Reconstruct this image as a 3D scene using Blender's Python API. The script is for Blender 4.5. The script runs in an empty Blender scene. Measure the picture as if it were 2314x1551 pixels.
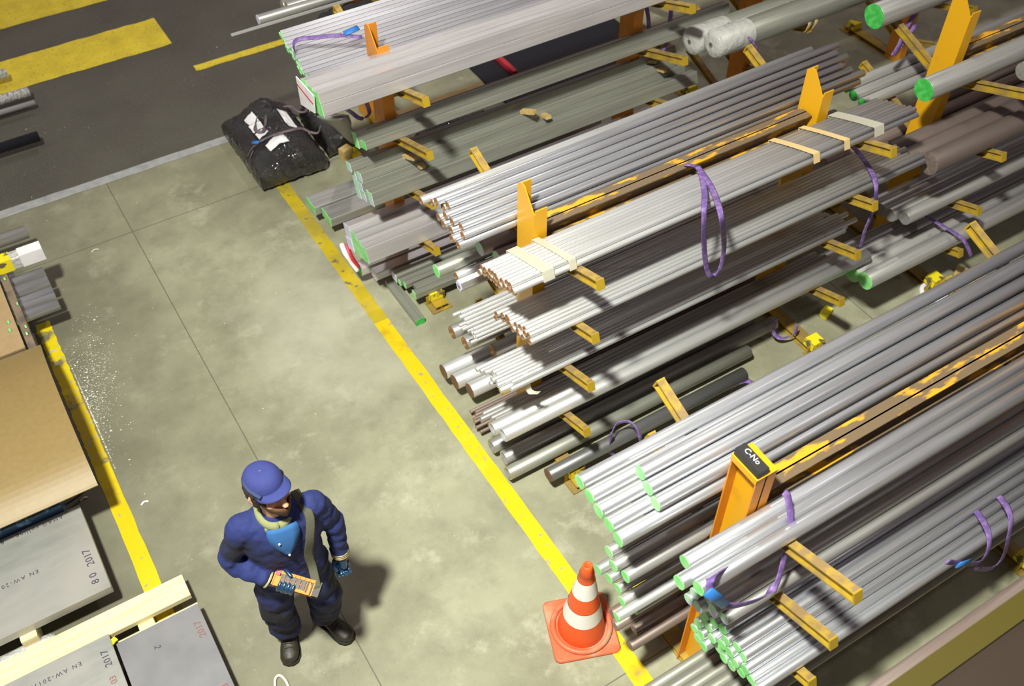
import bpy, bmesh, math, random
from mathutils import Vector, Matrix
R_=random.Random(7)
S=bpy.context.scene
COL=S.collection
# ---------------- camera ----------------
CAMH=5.5; F=2296.0; TH=math.atan2(2556,2296); AZ=math.radians(58.35)
fwd=Vector((math.cos(AZ),math.sin(AZ),0)); rgt=Vector((math.sin(AZ),-math.cos(AZ),0))
cd=bpy.data.cameras.new('camera'); cam=bpy.data.objects.new('camera',cd); COL.objects.link(cam)
cd.sensor_width=36; cd.lens=F*36/2314
cz=-(fwd*math.cos(TH)+Vector((0,0,-1))*math.sin(TH))
cy=cz.cross(rgt)
cam.matrix_world=Matrix(((rgt.x,cy.x,cz.x,0),(rgt.y,cy.y,cz.y,0),(rgt.z,cy.z,cz.z,CAMH),(0,0,0,1)))
cd.clip_start=.05; cd.clip_end=100
cd.dof.use_dof=True; cd.dof.focus_distance=5.5; cd.dof.aperture_fstop=2.2
S.camera=cam
# ---------------- light ----------------
w=bpy.data.worlds.new('hall'); S.world=w; w.use_nodes=True
bgn=w.node_tree.nodes['Background']; bgn.inputs[0].default_value=(1,.80,.84,1); bgn.inputs[1].default_value=.19
def lamp(name,loc,power,size,col,spread=180,aim=None):
    l=bpy.data.lights.new(name,'AREA'); l.shape='DISK'; l.size=size; l.energy=power; l.color=col; l.spread=math.radians(spread)
    o=bpy.data.objects.new(name,l); o.location=loc; COL.objects.link(o)
    if aim: o.rotation_euler=(Vector(aim)-Vector(loc)).to_track_quat('-Z','Y').to_euler()
lamp('hall_lamp_near',(-1.2,1.0,9.2),770,.6,(1,1,.87),118,(2.2,2.6,0))
lamp('hall_lamp_far',(5.6,10.6,9.2),185,.5,(1,.93,.88))
lamp('hall_lamp_left',(-6.5,7.5,9.2),70,.5,(1,.97,.85))
lamp('hall_lamp_right',(8.5,-4,9.2),80,.5,(1,.93,.92))
S.view_settings.view_transform='Standard'; S.view_settings.look='None'
S.view_settings.exposure=-0.13; S.view_settings.gamma=1; S.view_settings.use_curve_mapping=False
# ---------------- helpers ----------------
def P(px,py,z=0.0):
    "point of the place seen at photo pixel (px,py) at height z"
    a=px-1157;b=py-775.5
    dn=math.sin(TH)*F+math.cos(TH)*b; fo=math.cos(TH)*F-math.sin(TH)*b
    k=(CAMH-z)/dn
    v=rgt*(k*a)+fwd*(k*fo); return Vector((v.x,v.y,z))
def PY(px,py,y):
    v=P(px,py,0); t=y/v.y; return Vector((v.x*t,y,CAMH*(1-t)))
MATS={}
def mat(name,col,rough=.5,metal=0.0,noise=None,bump=None,spec=.5,rand=0.0,coat=0.0,alpha=1.0,emis=None,trans=0):
    """noise=(color2,scale,(sx,sy,sz),lo,hi)  bump=(scale,strength)"""
    if name in MATS: return MATS[name]
    m=bpy.data.materials.new(name); m.use_nodes=True; nt=m.node_tree; N=nt.nodes; L=nt.links
    b=N['Principled BSDF']; b.inputs['Roughness'].default_value=rough; b.inputs['Metallic'].default_value=metal
    b.inputs['Specular IOR Level'].default_value=spec; b.inputs['Coat Weight'].default_value=coat; b.inputs['Alpha'].default_value=alpha
    b.inputs['Transmission Weight'].default_value=trans
    c4=(*col,1); src=None
    tc=N.new('ShaderNodeTexCoord')
    if noise:
        for (c2,sc,st,lo,hi) in (noise if isinstance(noise,list) else [noise]):
            mp=N.new('ShaderNodeMapping'); mp.inputs['Scale'].default_value=st; L.new(tc.outputs['Object'],mp.inputs[0])
            n=N.new('ShaderNodeTexNoise'); n.inputs['Scale'].default_value=sc; n.inputs['Detail'].default_value=5; L.new(mp.outputs[0],n.inputs[0])
            if rand:
                oi=N.new('ShaderNodeObjectInfo'); mu=N.new('ShaderNodeVectorMath'); mu.operation='SCALE'; mu.inputs[0].default_value=(13,17,19)
                L.new(oi.outputs['Random'],mu.inputs['Scale']); ad=N.new('ShaderNodeVectorMath'); L.new(mp.outputs[0],ad.inputs[0]); L.new(mu.outputs[0],ad.inputs[1]); L.new(ad.outputs[0],n.inputs[0])
            mr=N.new('ShaderNodeMapRange'); mr.inputs[1].default_value=lo; mr.inputs[2].default_value=hi; L.new(n.outputs[0],mr.inputs[0])
            mx=N.new('ShaderNodeMix'); mx.data_type='RGBA'; L.new(mr.outputs[0],mx.inputs[0])
            if src: L.new(src,mx.inputs[6])
            else: mx.inputs[6].default_value=c4
            mx.inputs[7].default_value=(*c2,1); src=mx.outputs[2]
    if rand:
        oi=N.new('ShaderNodeObjectInfo'); mr=N.new('ShaderNodeMapRange'); mr.inputs[3].default_value=1-rand; mr.inputs[4].default_value=1+rand*.5
        L.new(oi.outputs['Random'],mr.inputs[0]); hs=N.new('ShaderNodeHueSaturation'); L.new(mr.outputs[0],hs.inputs['Value'])
        if src: L.new(src,hs.inputs['Color'])
        else: hs.inputs['Color'].default_value=c4
        src=hs.outputs[0]
    if src: L.new(src,b.inputs['Base Color'])
    else: b.inputs['Base Color'].default_value=c4
    if bump:
        n=N.new('ShaderNodeTexNoise'); n.inputs['Scale'].default_value=bump[0]; n.inputs['Detail'].default_value=4; L.new(tc.outputs['Object'],n.inputs[0])
        bp=N.new('ShaderNodeBump'); bp.inputs['Strength'].default_value=bump[1]; bp.inputs['Distance'].default_value=bump[2] if len(bump)>2 else .01
        L.new(n.outputs[0],bp.inputs['Height']); L.new(bp.outputs[0],b.inputs['Normal'])
    MATS[name]=m; return m
ST=(.6,14,14)
M=dict(
 alu=mat('bright_aluminium',(.66,.68,.73),.34,.72,((.50,.50,.53),3,ST,.35,.7),rand=.12),
 aluw=mat('pale_aluminium',(.68,.69,.71),.42,.55,((.56,.56,.55),3,ST,.35,.7),rand=.10),
 aluo=mat('oiled_aluminium',(.38,.39,.34),.42,.45,((.29,.29,.26),3,ST,.35,.7),rand=.12),
 alup=mat('milky_aluminium_flat',(.66,.65,.66),.3,.5,((.54,.51,.53),3,ST,.35,.7),rand=.08),
 steel=mat('dark_steel',(.22,.23,.24),.4,.6,((.30,.29,.28),3,ST,.4,.7),rand=.15),
 brownst=mat('brown_steel_and_shade',(.24,.18,.16),.5,.4,((.33,.27,.24),3,ST,.4,.7),rand=.15),  # brown of some rods, and shade painted onto bars lying under others
 grey=mat('grey_bar',(.42,.42,.41),.42,.45,((.32,.31,.31),3,ST,.4,.7),rand=.12),
 cut=mat('rusty_cut_end',(.27,.13,.06),.7,.1,((.55,.42,.25),30,(1,1,1),.5,.7)),
 cutd=mat('dark_brown_cut_end',(.16,.085,.055),.7,.1),
 green=mat('green_end_paint',(.22,.72,.22),.6,0,((.42,.80,.38),14,(1,1,1),.4,.65),rand=.12),
 greend=mat('deep_green_end_paint',(.04,.42,.06),.6,0,((.10,.55,.12),30,(1,1,1),.4,.65)),
 pgreen=mat('pale_green_end_paint',(.42,.72,.50),.6,0,((.55,.62,.75),9,(1,1,1),.5,.6)),
 lilac=mat('lilac_end_paint',(.68,.66,.88),.6),
 orange=mat('orange_paint',(.72,.27,.02),.45,0,((.42,.17,.04),6,(1,1,1),.55,.72)),
 yellow=mat('yellow_paint',(.74,.38,.008),.42,0,((.60,.30,.02),5,(1,1,1),.6,.75)),
 armp=mat('worn_yellow_arm_paint',(.42,.28,.02),.5,0,((.26,.18,.06),9,(1,1,1),.42,.6)),
 armt=mat('bare_worn_arm_top',(.30,.20,.09),.5,.1,((.46,.31,.05),14,(1,1,1),.45,.62)),
 beam=mat('worn_yellow_beam_paint',(.70,.36,.02),.5,0,((.17,.12,.07),9,(.6,2,2),.38,.45)),
 footy=mat('bright_yellow_foot_paint',(.88,.74,.02),.45,0,((.15,.12,.06),16,(1,1,1),.56,.62)),
 black=mat('black_paint',(.03,.03,.03),.5),
 white=mat('white_paper',(.85,.84,.88),.7,0,((.68,.67,.74),7,(1,1,1),.5,.8)),
 red=mat('red_tape',(.5,.03,.05),.5),
 purple=mat('purple_webbing',(.15,.085,.29),.55,0,((.25,.16,.40),30,(1,1,1),.45,.6)),
 dpurple=mat('faded_purple_brown_webbing',(.12,.085,.10),.6,0,((.19,.14,.16),20,(1,1,1),.45,.6)),
 blue=mat('blue_tag',(.03,.18,.55),.5),
 wood=mat('wood_block',(.62,.46,.20),.7,0,((.45,.30,.10),9,(1,8,8),.4,.65)),
 pine=mat('pine_plank',(.80,.72,.46),.7,0,((.70,.56,.30),4,(.7,12,12),.45,.7)),
 board=mat('brown_board',(.30,.21,.085),.44,0,((.27,.19,.07),30,(1,1,1),.3,.7)),
 boarde=mat('crate_edge',(.25,.18,.12),.8,0,((.12,.10,.08),9,(1,1,1),.4,.65)),
 card=mat('cardboard',(.42,.30,.16),.75,0,((.38,.26,.13),20,(1,1,1),.3,.7)),
 plate=mat('rolled_plate',(.42,.43,.41),.42,.4,[((.34,.35,.34),5,(1,5,5),.35,.7),((.48,.47,.44),2,(1,1,1),.45,.7)]),
 plate2=mat('grey_rolled_plate',(.32,.32,.34),.4,.4,[((.26,.26,.28),5,(1,1,1),.35,.7),((.38,.37,.39),2,(1,1,1),.5,.7)]),
 ink=mat('ink',(.06,.05,.08),.7), inkr=mat('red_brown_ink',(.25,.10,.10),.7),
 wrapb=mat('black_stretch_wrap',(.007,.007,.008),.10,0,bump=(75,1.0,.02),spec=.8,coat=.8),
 film=mat('clear_stretch_film',(.8,.8,.8),.15,0,bump=(30,.8,.01),alpha=.32),
 foil=mat('crinkled_film_wrap',(.72,.73,.72),.22,.3,bump=(26,1.0,.02)),
 rope=mat('white_rope',(.75,.72,.6),.8),
 tape=mat('cream_masking_tape',(.62,.60,.48),.6), ctape=mat('see_through_cream_tape',(.72,.70,.58),.4,alpha=.55), straw=mat('straw_coloured_tape',(.70,.52,.25),.6),
 cloth=mat('black_cloth',(.02,.02,.022),.9,0,bump=(20,.6)),
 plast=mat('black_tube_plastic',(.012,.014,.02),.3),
 cor=mat('orange_cone_plastic',(.85,.11,.02),.42,0,((.62,.20,.10),6,(1,1,1),.6,.8)),
 cow=mat('white_cone_band',(.86,.85,.82),.45),
 cob=mat('dirty_orange_cone_base',(.72,.14,.06),.5,0,((.45,.28,.17),5,(1,1,1),.52,.66)),
 jack=mat('blue_workwear',(.018,.030,.15),.85,0,((.015,.015,.028),3.2,(1,1,1),.52,.66),bump=(11,.5,.03)),
 trou=mat('dark_blue_trousers',(.013,.019,.085),.85,0,((.012,.012,.018),4.5,(1,1,1),.53,.64),bump=(10,.5,.03)),
 shirt=mat('light_blue_shirt',(.03,.13,.36),.8), scarf=mat('olive_scarf',(.25,.27,.12),.9,bump=(40,.3)),
 cap=mat('blue_cap_cloth',(.033,.045,.20),.85,bump=(60,.2)), capd=mat('grey_stain_band',(.03,.045,.12),.85),
 skin=mat('skin',(.66,.36,.22),.5), lip=mat('lip',(.35,.10,.08),.5), eye=mat('eye',(.05,.03,.02),.3),
 hair=mat('dark_brown_hair',(.028,.017,.012),.7,bump=(90,.8)), beard=mat('brown_beard',(.13,.055,.025),.8,bump=(120,.8)),
 glove=mat('navy_rubber_glove',(.012,.045,.10),.22,spec=.6), cuff=mat('cream_glove_cloth',(.52,.45,.24),.9,bump=(60,.3)),
 boot=mat('dark_leather_boot',(.028,.024,.016),.5,bump=(30,.3)), sole=mat('boot_sole',(.015,.013,.011),.8),
 remo=mat('orange_remote_case',(.75,.22,.004),.5,spec=.3), strap=mat('grey_green_webbing',(.085,.085,.055),.8,bump=(150,.3)),
 chrome=mat('grey_fitting',(.10,.10,.09),.75,0),
)
def newobj(name,bm,mats,parent=None,smooth=False,loc=None):
    me=bpy.data.meshes.new(name); bm.normal_update()
    if smooth:
        for f in bm.faces: f.smooth=True
    bm.to_mesh(me); bm.free()
    for m_ in (mats if isinstance(mats,(list,tuple)) else [mats]): me.materials.append(m_)
    o=bpy.data.objects.new(name,me); COL.objects.link(o)
    if parent: o.parent=parent
    if loc is not None: o.location=loc
    return o
def tag(o,label=None,cat=None,group=None,kind=None):
    if label: o['label']=label
    if cat: o['category']=cat
    if group: o['group']=group
    if kind: o['kind']=kind
    return o
def empty(name,loc,label,cat,group=None,rz=0):
    o=bpy.data.objects.new(name,None); COL.objects.link(o); o.location=loc; o.rotation_euler=(0,0,rz); o.empty_display_size=.1
    return tag(o,label,cat,group)
def box(bm,x0,x1,y0,y1,z0,z1,mi=0,rot=None,bev=0):
    g=bmesh.ops.create_cube(bm,size=1.0)['verts']
    c=Vector(((x0+x1)/2,(y0+y1)/2,(z0+z1)/2))
    for v in g:
        q=Vector((v.co.x*(x1-x0),v.co.y*(y1-y0),v.co.z*(z1-z0)))
        if rot is not None: q=rot@q
        v.co=q+c
    fs=set(f for v in g for f in v.link_faces)
    for f in fs: f.material_index=mi
    if bev:
        es=set(e for v in g for e in v.link_edges)
        bmesh.ops.bevel(bm,geom=list(es),offset=bev,segments=2,affect='EDGES',clamp_overlap=True)
    return g
def prism(bm,poly,x0,x1,mi=0,endmi=None):
    "poly: list of (y,z), extruded along x"
    a=[bm.verts.new((x0,y,z)) for y,z in poly]; b=[bm.verts.new((x1,y,z)) for y,z in poly]
    n=len(poly); fs=[]
    for i in range(n):
        f=bm.faces.new((a[i],b[i],b[(i+1)%n],a[(i+1)%n])); f.material_index=mi; fs.append(f)
    e1=bm.faces.new(a); e2=bm.faces.new(list(reversed(b)))
    for e in (e1,e2): e.material_index=mi if endmi is None else endmi
    return fs
def loft(bm,rings,closed=True,mi=0,cap=True):
    vs=[[bm.verts.new(p) for p in r] for r in rings]; n=len(vs[0])
    for i in range(len(vs)-1):
        for j in range(n if closed else n-1):
            k=(j+1)%n
            f=bm.faces.new((vs[i][j],vs[i][k],vs[i+1][k],vs[i+1][j])); f.material_index=mi; f.smooth=True
    if cap and closed:
        bm.faces.new(list(reversed(vs[0]))).material_index=mi; bm.faces.new(vs[-1]).material_index=mi
    return vs
def spline(pts,sub=6):
    pts=[Vector(p) for p in pts]; out=[]
    for i in range(len(pts)-1):
        p0=pts[max(i-1,0)];p1=pts[i];p2=pts[i+1];p3=pts[min(i+2,len(pts)-1)]
        for k in range(sub):
            t=k/sub
            out.append(.5*((2*p1)+(p2-p0)*t+(2*p0-5*p1+4*p2-p3)*t*t+(3*p1-p0-3*p2+p3)*t**3))
    out.append(pts[-1]); return out
def tube(bm,pts,rad,seg=12,mi=0,flat=None,hint=None,taper=True):
    "rad: number or list; flat: second-axis radius factor; hint: direction of the wide axis"
    pts=[Vector(p) for p in pts]; n=len(pts); rings=[]; u=None
    for i,p in enumerate(pts):
        t=(pts[min(i+1,n-1)]-pts[max(i-1,0)]).normalized()
        h=Vector(hint) if hint is not None else (u if u is not None else (Vector((0,0,1)) if abs(t.z)<.9 else Vector((1,0,0))))
        u=(h-t*h.dot(t))
        if u.length<1e-4: u=t.orthogonal()
        u.normalize(); v=t.cross(u)
        r=rad[i] if isinstance(rad,(list,tuple)) else rad
        ru,rv=(r if isinstance(r,tuple) else (r,r*(flat or 1)))
        rings.append([p+u*(ru*math.cos(a))+v*(rv*math.sin(a)) for a in [2*math.pi*k/seg for k in range(seg)]])
    return loft(bm,rings,mi=mi)
def ribbon(name,pts,wd,m_,label=None,cat=None,parent=None,hint=(1,0,0),th=.003,sub=6,group=None):
    bm=bmesh.new(); tube(bm,spline(pts,sub),wd/2,8,flat=th/(wd/2),hint=hint)
    o=newobj(name,bm,m_,parent,True)
    if label: tag(o,label,cat,group)
    return o
def ball(bm,c,rx,ry,rz,mi=0,seg=16,rot=None):
    g=bmesh.ops.create_uvsphere(bm,u_segments=seg,v_segments=seg//2+2,radius=1)['verts']
    for v in g:
        q=Vector((v.co.x*rx,v.co.y*ry,v.co.z*rz))
        if rot is not None: q=rot@q
        v.co=q+Vector(c)
    for f in set(f for v in g for f in v.link_faces): f.material_index=mi; f.smooth=True
def remesh(o,vox,smooth=3):
    m_=o.modifiers.new('remesh','REMESH'); m_.mode='VOXEL'; m_.voxel_size=vox; m_.use_smooth_shade=True
    if smooth:
        s=o.modifiers.new('smooth','SMOOTH'); s.iterations=smooth; s.factor=.5
def text(name,body,size,loc,rz,m_,parent,depth=.0006,rot=None,shear=0,sp=1.0):
    c=bpy.data.curves.new('t','FONT'); c.body=body; c.size=size; c.extrude=depth; c.shear=shear; c.space_character=sp; c.resolution_u=2
    o=bpy.data.objects.new('t',c); COL.objects.link(o)
    bpy.context.view_layer.update()
    me=bpy.data.meshes.new_from_object(o.evaluated_get(bpy.context.evaluated_depsgraph_get()))
    bpy.data.objects.remove(o); me.materials.clear(); me.materials.append(m_)
    q=bpy.data.objects.new(name,me); COL.objects.link(q); q.parent=parent; q.location=loc
    q.rotation_euler=rot if rot else (0,0,rz); return q
# ---------------- setting ----------------
def floor_material():
    m=bpy.data.materials.new('concrete_floor'); m.use_nodes=True; nt=m.node_tree; N=nt.nodes; L=nt.links; b=N['Principled BSDF']
    tc=N.new('ShaderNodeTexCoord')
    def noise(sc,det=6,rough=.6,st=(1,1,1)):
        mp=N.new('ShaderNodeMapping'); mp.inputs['Scale'].default_value=st; L.new(tc.outputs['Object'],mp.inputs[0])
        n=N.new('ShaderNodeTexNoise'); n.inputs['Scale'].default_value=sc; n.inputs['Detail'].default_value=det; n.inputs['Roughness'].default_value=rough; L.new(mp.outputs[0],n.inputs[0]); return n.outputs[0]
    def rng(s,lo,hi,a=0,c=1):
        r=N.new('ShaderNodeMapRange'); r.inputs[1].default_value=lo; r.inputs[2].default_value=hi; r.inputs[3].default_value=a; r.inputs[4].default_value=c; L.new(s,r.inputs[0]); return r.outputs[0]
    def mix(f,a,c):
        x=N.new('ShaderNodeMix'); x.data_type='RGBA'; L.new(f,x.inputs[0])
        for i,q in ((6,a),(7,c)):
            if isinstance(q,tuple): x.inputs[i].default_value=(*q,1)
            else: L.new(q,x.inputs[i])
        return x.outputs[2]
    c=mix(rng(noise(.9),.35,.68),(.235,.232,.155),(.385,.388,.272))
    c=mix(rng(noise(2.6,7,.65),.45,.7,0,.7),c,(.185,.178,.125))
    c=mix(rng(noise(2.1,8,.7),.56,.72,0,.75),c,(.50,.495,.38))
    c=mix(rng(noise(28,4),.60,.75,0,.22),c,(.16,.15,.10))
    c=mix(rng(noise(150,2),.66,.72,0,.6),c,(.55,.55,.45))
    sx=N.new('ShaderNodeSeparateXYZ'); L.new(tc.outputs['Object'],sx.inputs[0])
    # expansion joints
    def joint(out,pos,wd):
        a=N.new('ShaderNodeMath'); a.operation='SUBTRACT'; L.new(out,a.inputs[0]); a.inputs[1].default_value=pos
        d=N.new('ShaderNodeMath'); d.operation='ABSOLUTE'; L.new(a.outputs[0],d.inputs[0])
        return rng(d.outputs[0],wd*.5,wd,.75,0)
    for out,pos in ((sx.outputs[0],.62),(sx.outputs[1],6.84),(sx.outputs[1],1.74),(sx.outputs[0],5.0)):
        c=mix(joint(out,pos,.005),c,(.09,.08,.06))
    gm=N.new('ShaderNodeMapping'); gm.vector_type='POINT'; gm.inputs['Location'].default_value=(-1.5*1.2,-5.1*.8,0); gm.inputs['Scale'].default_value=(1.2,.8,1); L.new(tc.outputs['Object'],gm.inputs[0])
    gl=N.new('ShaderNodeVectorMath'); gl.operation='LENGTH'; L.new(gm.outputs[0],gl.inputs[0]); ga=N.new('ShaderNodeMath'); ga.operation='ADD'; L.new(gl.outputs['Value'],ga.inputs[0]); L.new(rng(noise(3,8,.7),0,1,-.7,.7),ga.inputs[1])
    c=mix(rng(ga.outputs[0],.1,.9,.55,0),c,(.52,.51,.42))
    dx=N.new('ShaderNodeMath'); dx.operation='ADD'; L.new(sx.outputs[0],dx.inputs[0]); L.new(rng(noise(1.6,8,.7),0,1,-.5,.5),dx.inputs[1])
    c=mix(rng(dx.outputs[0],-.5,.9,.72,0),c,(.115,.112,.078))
    L.new(c,b.inputs['Base Color'])
    L.new(rng(noise(2.5),.3,.7,.42,.7),b.inputs['Roughness'])
    bp=N.new('ShaderNodeBump'); bp.inputs['Strength'].default_value=.12; bp.inputs['Distance'].default_value=.004; L.new(noise(60),bp.inputs['Height']); L.new(bp.outputs[0],b.inputs['Normal'])
    return m
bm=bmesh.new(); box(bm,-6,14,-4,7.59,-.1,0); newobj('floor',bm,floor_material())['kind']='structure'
asph=mat('asphalt',(.105,.098,.080),.75,0,[((.075,.068,.058),1.2,(1,1,1),.35,.7),((.17,.16,.13),90,(1,1,1),.55,.75),((.6,.58,.5),130,(1,1,1),.73,.76)],bump=(120,.35,.004))
bm=bmesh.new(); box(bm,-6,16,7.59,20,-.1,-.001); newobj('floor',bm,asph)['kind']='structure'
strip=mat('grey_strip',(.40,.41,.41),.6,0,((.30,.31,.32),12,(1,1,1),.4,.7))
ypaint=mat('yellow_floor_paint',(.68,.51,.005),.42,0,[((.74,.56,.01),2,(1,1,1),.3,.6),((.40,.36,.18),22,(1,1,1),.60,.70),((.48,.30,.02),3,(1,1,1),.62,.75)])
ypaint2=mat('worn_yellow_road_paint',(.84,.66,.05),.5,0,[((.66,.50,.04),5,(1,1,1),.35,.7),((.16,.14,.09),30,(1,3,1),.62,.68)])
ypaint3=mat('scuffed_yellow_floor_paint',(.62,.45,.01),.45,0,[((.80,.64,0),1.1,(1,1,1),.4,.6),((.22,.19,.10),9,(1,1,1),.56,.66),((.45,.42,.32),30,(1,1,1),.58,.66)])
def trim(n,x0,x1,y0,y1,m_,wob=0):
    bm=bmesh.new()
    if not wob: box(bm,x0,x1,y0,y1,-.001,.003)
    else:
        long_y=(y1-y0)>(x1-x0); k=60; A=[];B=[]
        for i in range(k+1):
            t=i/k; j=lambda:R_.uniform(-wob,wob)
            if long_y: y=y0+(y1-y0)*t; A.append((x0+j(),y,.003)); B.append((x1+j(),y,.003))
            else: x=x0+(x1-x0)*t; A.append((x,y0+j(),.003)); B.append((x,y1+j(),.003))
        va=[bm.verts.new(p) for p in A]; vb=[bm.verts.new(p) for p in B]
        for i in range(k): bm.faces.new((va[i],vb[i],vb[i+1],va[i+1]))
        if not long_y: bmesh.ops.reverse_faces(bm,faces=bm.faces[:])
    newobj('trim_%d'%n,bm,m_)['kind']='structure'
trim(1,-6,1.78,7.555,7.655,strip,.004)
trim(2,1.825,1.935,-1.5,4.9,ypaint,.003)
trim(8,1.825,1.935,4.9,7.55,mat('dull_yellow_floor_paint',(.56,.42,.01),.5,0,[((.40,.31,.04),3,(1,1,1),.4,.65),((.16,.14,.08),11,(1,1,1),.60,.68)]),.004)  # upper stretch of the line in a duller, mottled yellow
trim(3,-.32,-.215,-1.5,4.7,ypaint,.004)
trim(4,-.32,-.215,4.7,6.2,ypaint3,.004)
trim(5,-4,1.82,9.36,9.92,ypaint2,.008)
trim(6,-4,1.85,10.52,11.5,ypaint2,.008)
trim(7,1.86,5.5,8.77,8.87,ypaint2,.005)
# ---------------- racks ----------------
LV=[1.87,1.46,1.05,.62]; TA=math.atan(.357); CT,SN=math.cos(TA),math.sin(TA)
def ibeam_bm(length,h,wd,t=.007,tw=.006):
    bm=bmesh.new(); w2=wd/2
    p=[(-w2,0),(w2,0),(w2,-t),(tw/2,-t),(tw/2,-h+t),(w2,-h+t),(w2,-h),(-w2,-h),(-w2,-h+t),(-tw/2,-h+t),(-tw/2,-t),(-w2,-t)]
    a=[bm.verts.new((x,0,z)) for x,z in p]; b=[bm.verts.new((x,length,z)) for x,z in p]; n=len(p)
    for i in range(n):
        f=bm.faces.new((a[i],b[i],b[(i+1)%n],a[(i+1)%n])); f.material_index=1 if i==0 else 0
    bm.faces.new(list(reversed(a)));bm.faces.new(b)
    bmesh.ops.recalc_face_normals(bm,faces=bm.faces[:]); return bm
ARM={}
def arm_mesh():
    if 'a' not in ARM:
        bm=ibeam_bm(.60,.058,.044)
        # tip plate
        box(bm,-.023,.023,.592,.602,-.060,.001)
        me=bpy.data.meshes.new('arm'); bm.to_mesh(me); bm.free(); me.materials.append(M['armp']); me.materials.append(M['armt']); ARM['a']=me
    return ARM['a']
def rack(yc,xs,zt=2.04,levels=LV,beamx=None,label='',style='open',beamz=1.76,tilt=TA,sides=(1,-1),armlen=1.0,skip=()):
    r=empty('cantilever_rack',(xs[0],yc,0),label,'rack')
    def ad(o,x=0,y=0,z=0): o.location=(x,y,z); return o
    for x in xs:
        bm=bmesh.new(); dx=x-xs[0]
        if style=='open':   # channel, web towards the aisle, top cut on a slope
            prism(bm,[(-.085,0),(.085,0),(.085,zt-.03),(.05,zt),(.02,zt-.005),(-.075,zt-.13),(-.085,zt-.13)],-.045,-.037)
            box(bm,-.037,.04,.077,.085,0,zt-.03); box(bm,-.037,.04,-.085,-.077,0,zt-.11)
            col=newobj('column',bm,M['orange'] if yc>5 else [M['yellow']],r)
        else:               # channel open to the aisle with a closed black cap
            box(bm,-.01,-.002,-.08,.08,0,zt-.02,1); box(bm,-.06,.05,.072,.08,0,zt-.02); box(bm,-.06,.05,-.08,-.072,0,zt-.02)
            box(bm,-.064,-.056,-.08,.08,zt-.05,zt-.02,1); box(bm,-.064,.052,-.082,.082,zt-.02,zt-.014,1)
            col=newobj('column',bm,[M['orange'],M['yellow']],r)
            bm=bmesh.new(); box(bm,-.058,.0,-.078,.078,zt-.014,zt+.03,0,bev=.003)
            cp=newobj('cap_box',bm,M['black'],col)
            text('lettering','C-No',.038,(-.036,.05,zt+.031),-math.pi/2,M['white'],col)
        col.location=(dx,0,0)
        # base beam on the floor with end plates and gussets
        bm=bmesh.new(); ye=.66 if 1 in sides else .09; box(bm,-.05,.05,-.66,ye,.045,.053); box(bm,-.004,.004,-.66,ye,.01,.05); box(bm,-.05,.05,-.66,ye,0,.01)
        newobj('base_beam',bm,M['armp'],r).location=(dx,0,0)
        for s in sides:
            bm=bmesh.new(); box(bm,-.055,.055,s*.55-.04,s*.55+.06*1,.054,.12,1,bev=.004); box(bm,-.08,.08,s*.60-.07,s*.60+.07,0,.012)
            for q in (-1,1):
                prism(bm,[(s*.56-.004,.012),(s*.56+.004,.012),(s*.56+.004,.09),(s*.56-.004,.09)],q*.05,q*.078) 
            newobj('foot',bm,[M['armp'],M['footy']],r).location=(dx,0,0)
        for s in sides:
            for zi,z in enumerate(levels):
                if (s,zi) in skip: continue
                a=bpy.data.objects.new('arm',arm_mesh()); COL.objects.link(a); a.parent=r
                root=z-math.sin(tilt)*.60
                a.location=(dx,s*.075,root); a.rotation_euler=(tilt,0,0) if s>0 else (tilt,0,math.pi)
    x0,x1=beamx or (xs[0],xs[-1])
    bm=bmesh.new(); box(bm,x0+.06-xs[0],x1-.06-xs[0],-.05,.05,beamz-.008,beamz); box(bm,x0+.06-xs[0],x1-.06-xs[0],-.004,.004,beamz-.10,beamz); box(bm,x0+.06-xs[0],x1-.06-xs[0],-.05,.05,beamz-.108,beamz-.10)
    newobj('top_beam',bm,M['beam'],r)
    return r
YC={'R0':5.42,'R2':3.55,'R1':1.58,'RN':7.30}
rack(YC['R0'],[2.32,4.40],skip=((1,1),(1,2),(1,3)),label='cantilever rack of orange columns beside the black wrapped bundle, holding green-ended flats')
rack(YC['R2'],[2.32,4.40],label='middle cantilever rack with yellow column tops and a worn yellow beam between them')
rack(YC['R1'],[2.18,4.28],label='cantilever rack behind the traffic cone, column topped with a black cap',style='cap',zt=2.0)
rack(YC['RN'],[2.95,5.9],sides=(-1,),label='rack furthest up the hall, mostly out of view')
LS=[1.82,1.34,.87,.47]
rack(3.55,[5.62,7.7],levels=LS,zt=2.2,label='dim orange rack behind the far end of the middle rack')
rack(5.42,[5.62,7.7],levels=LS,label='dim rack in the far top right corner')
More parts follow.
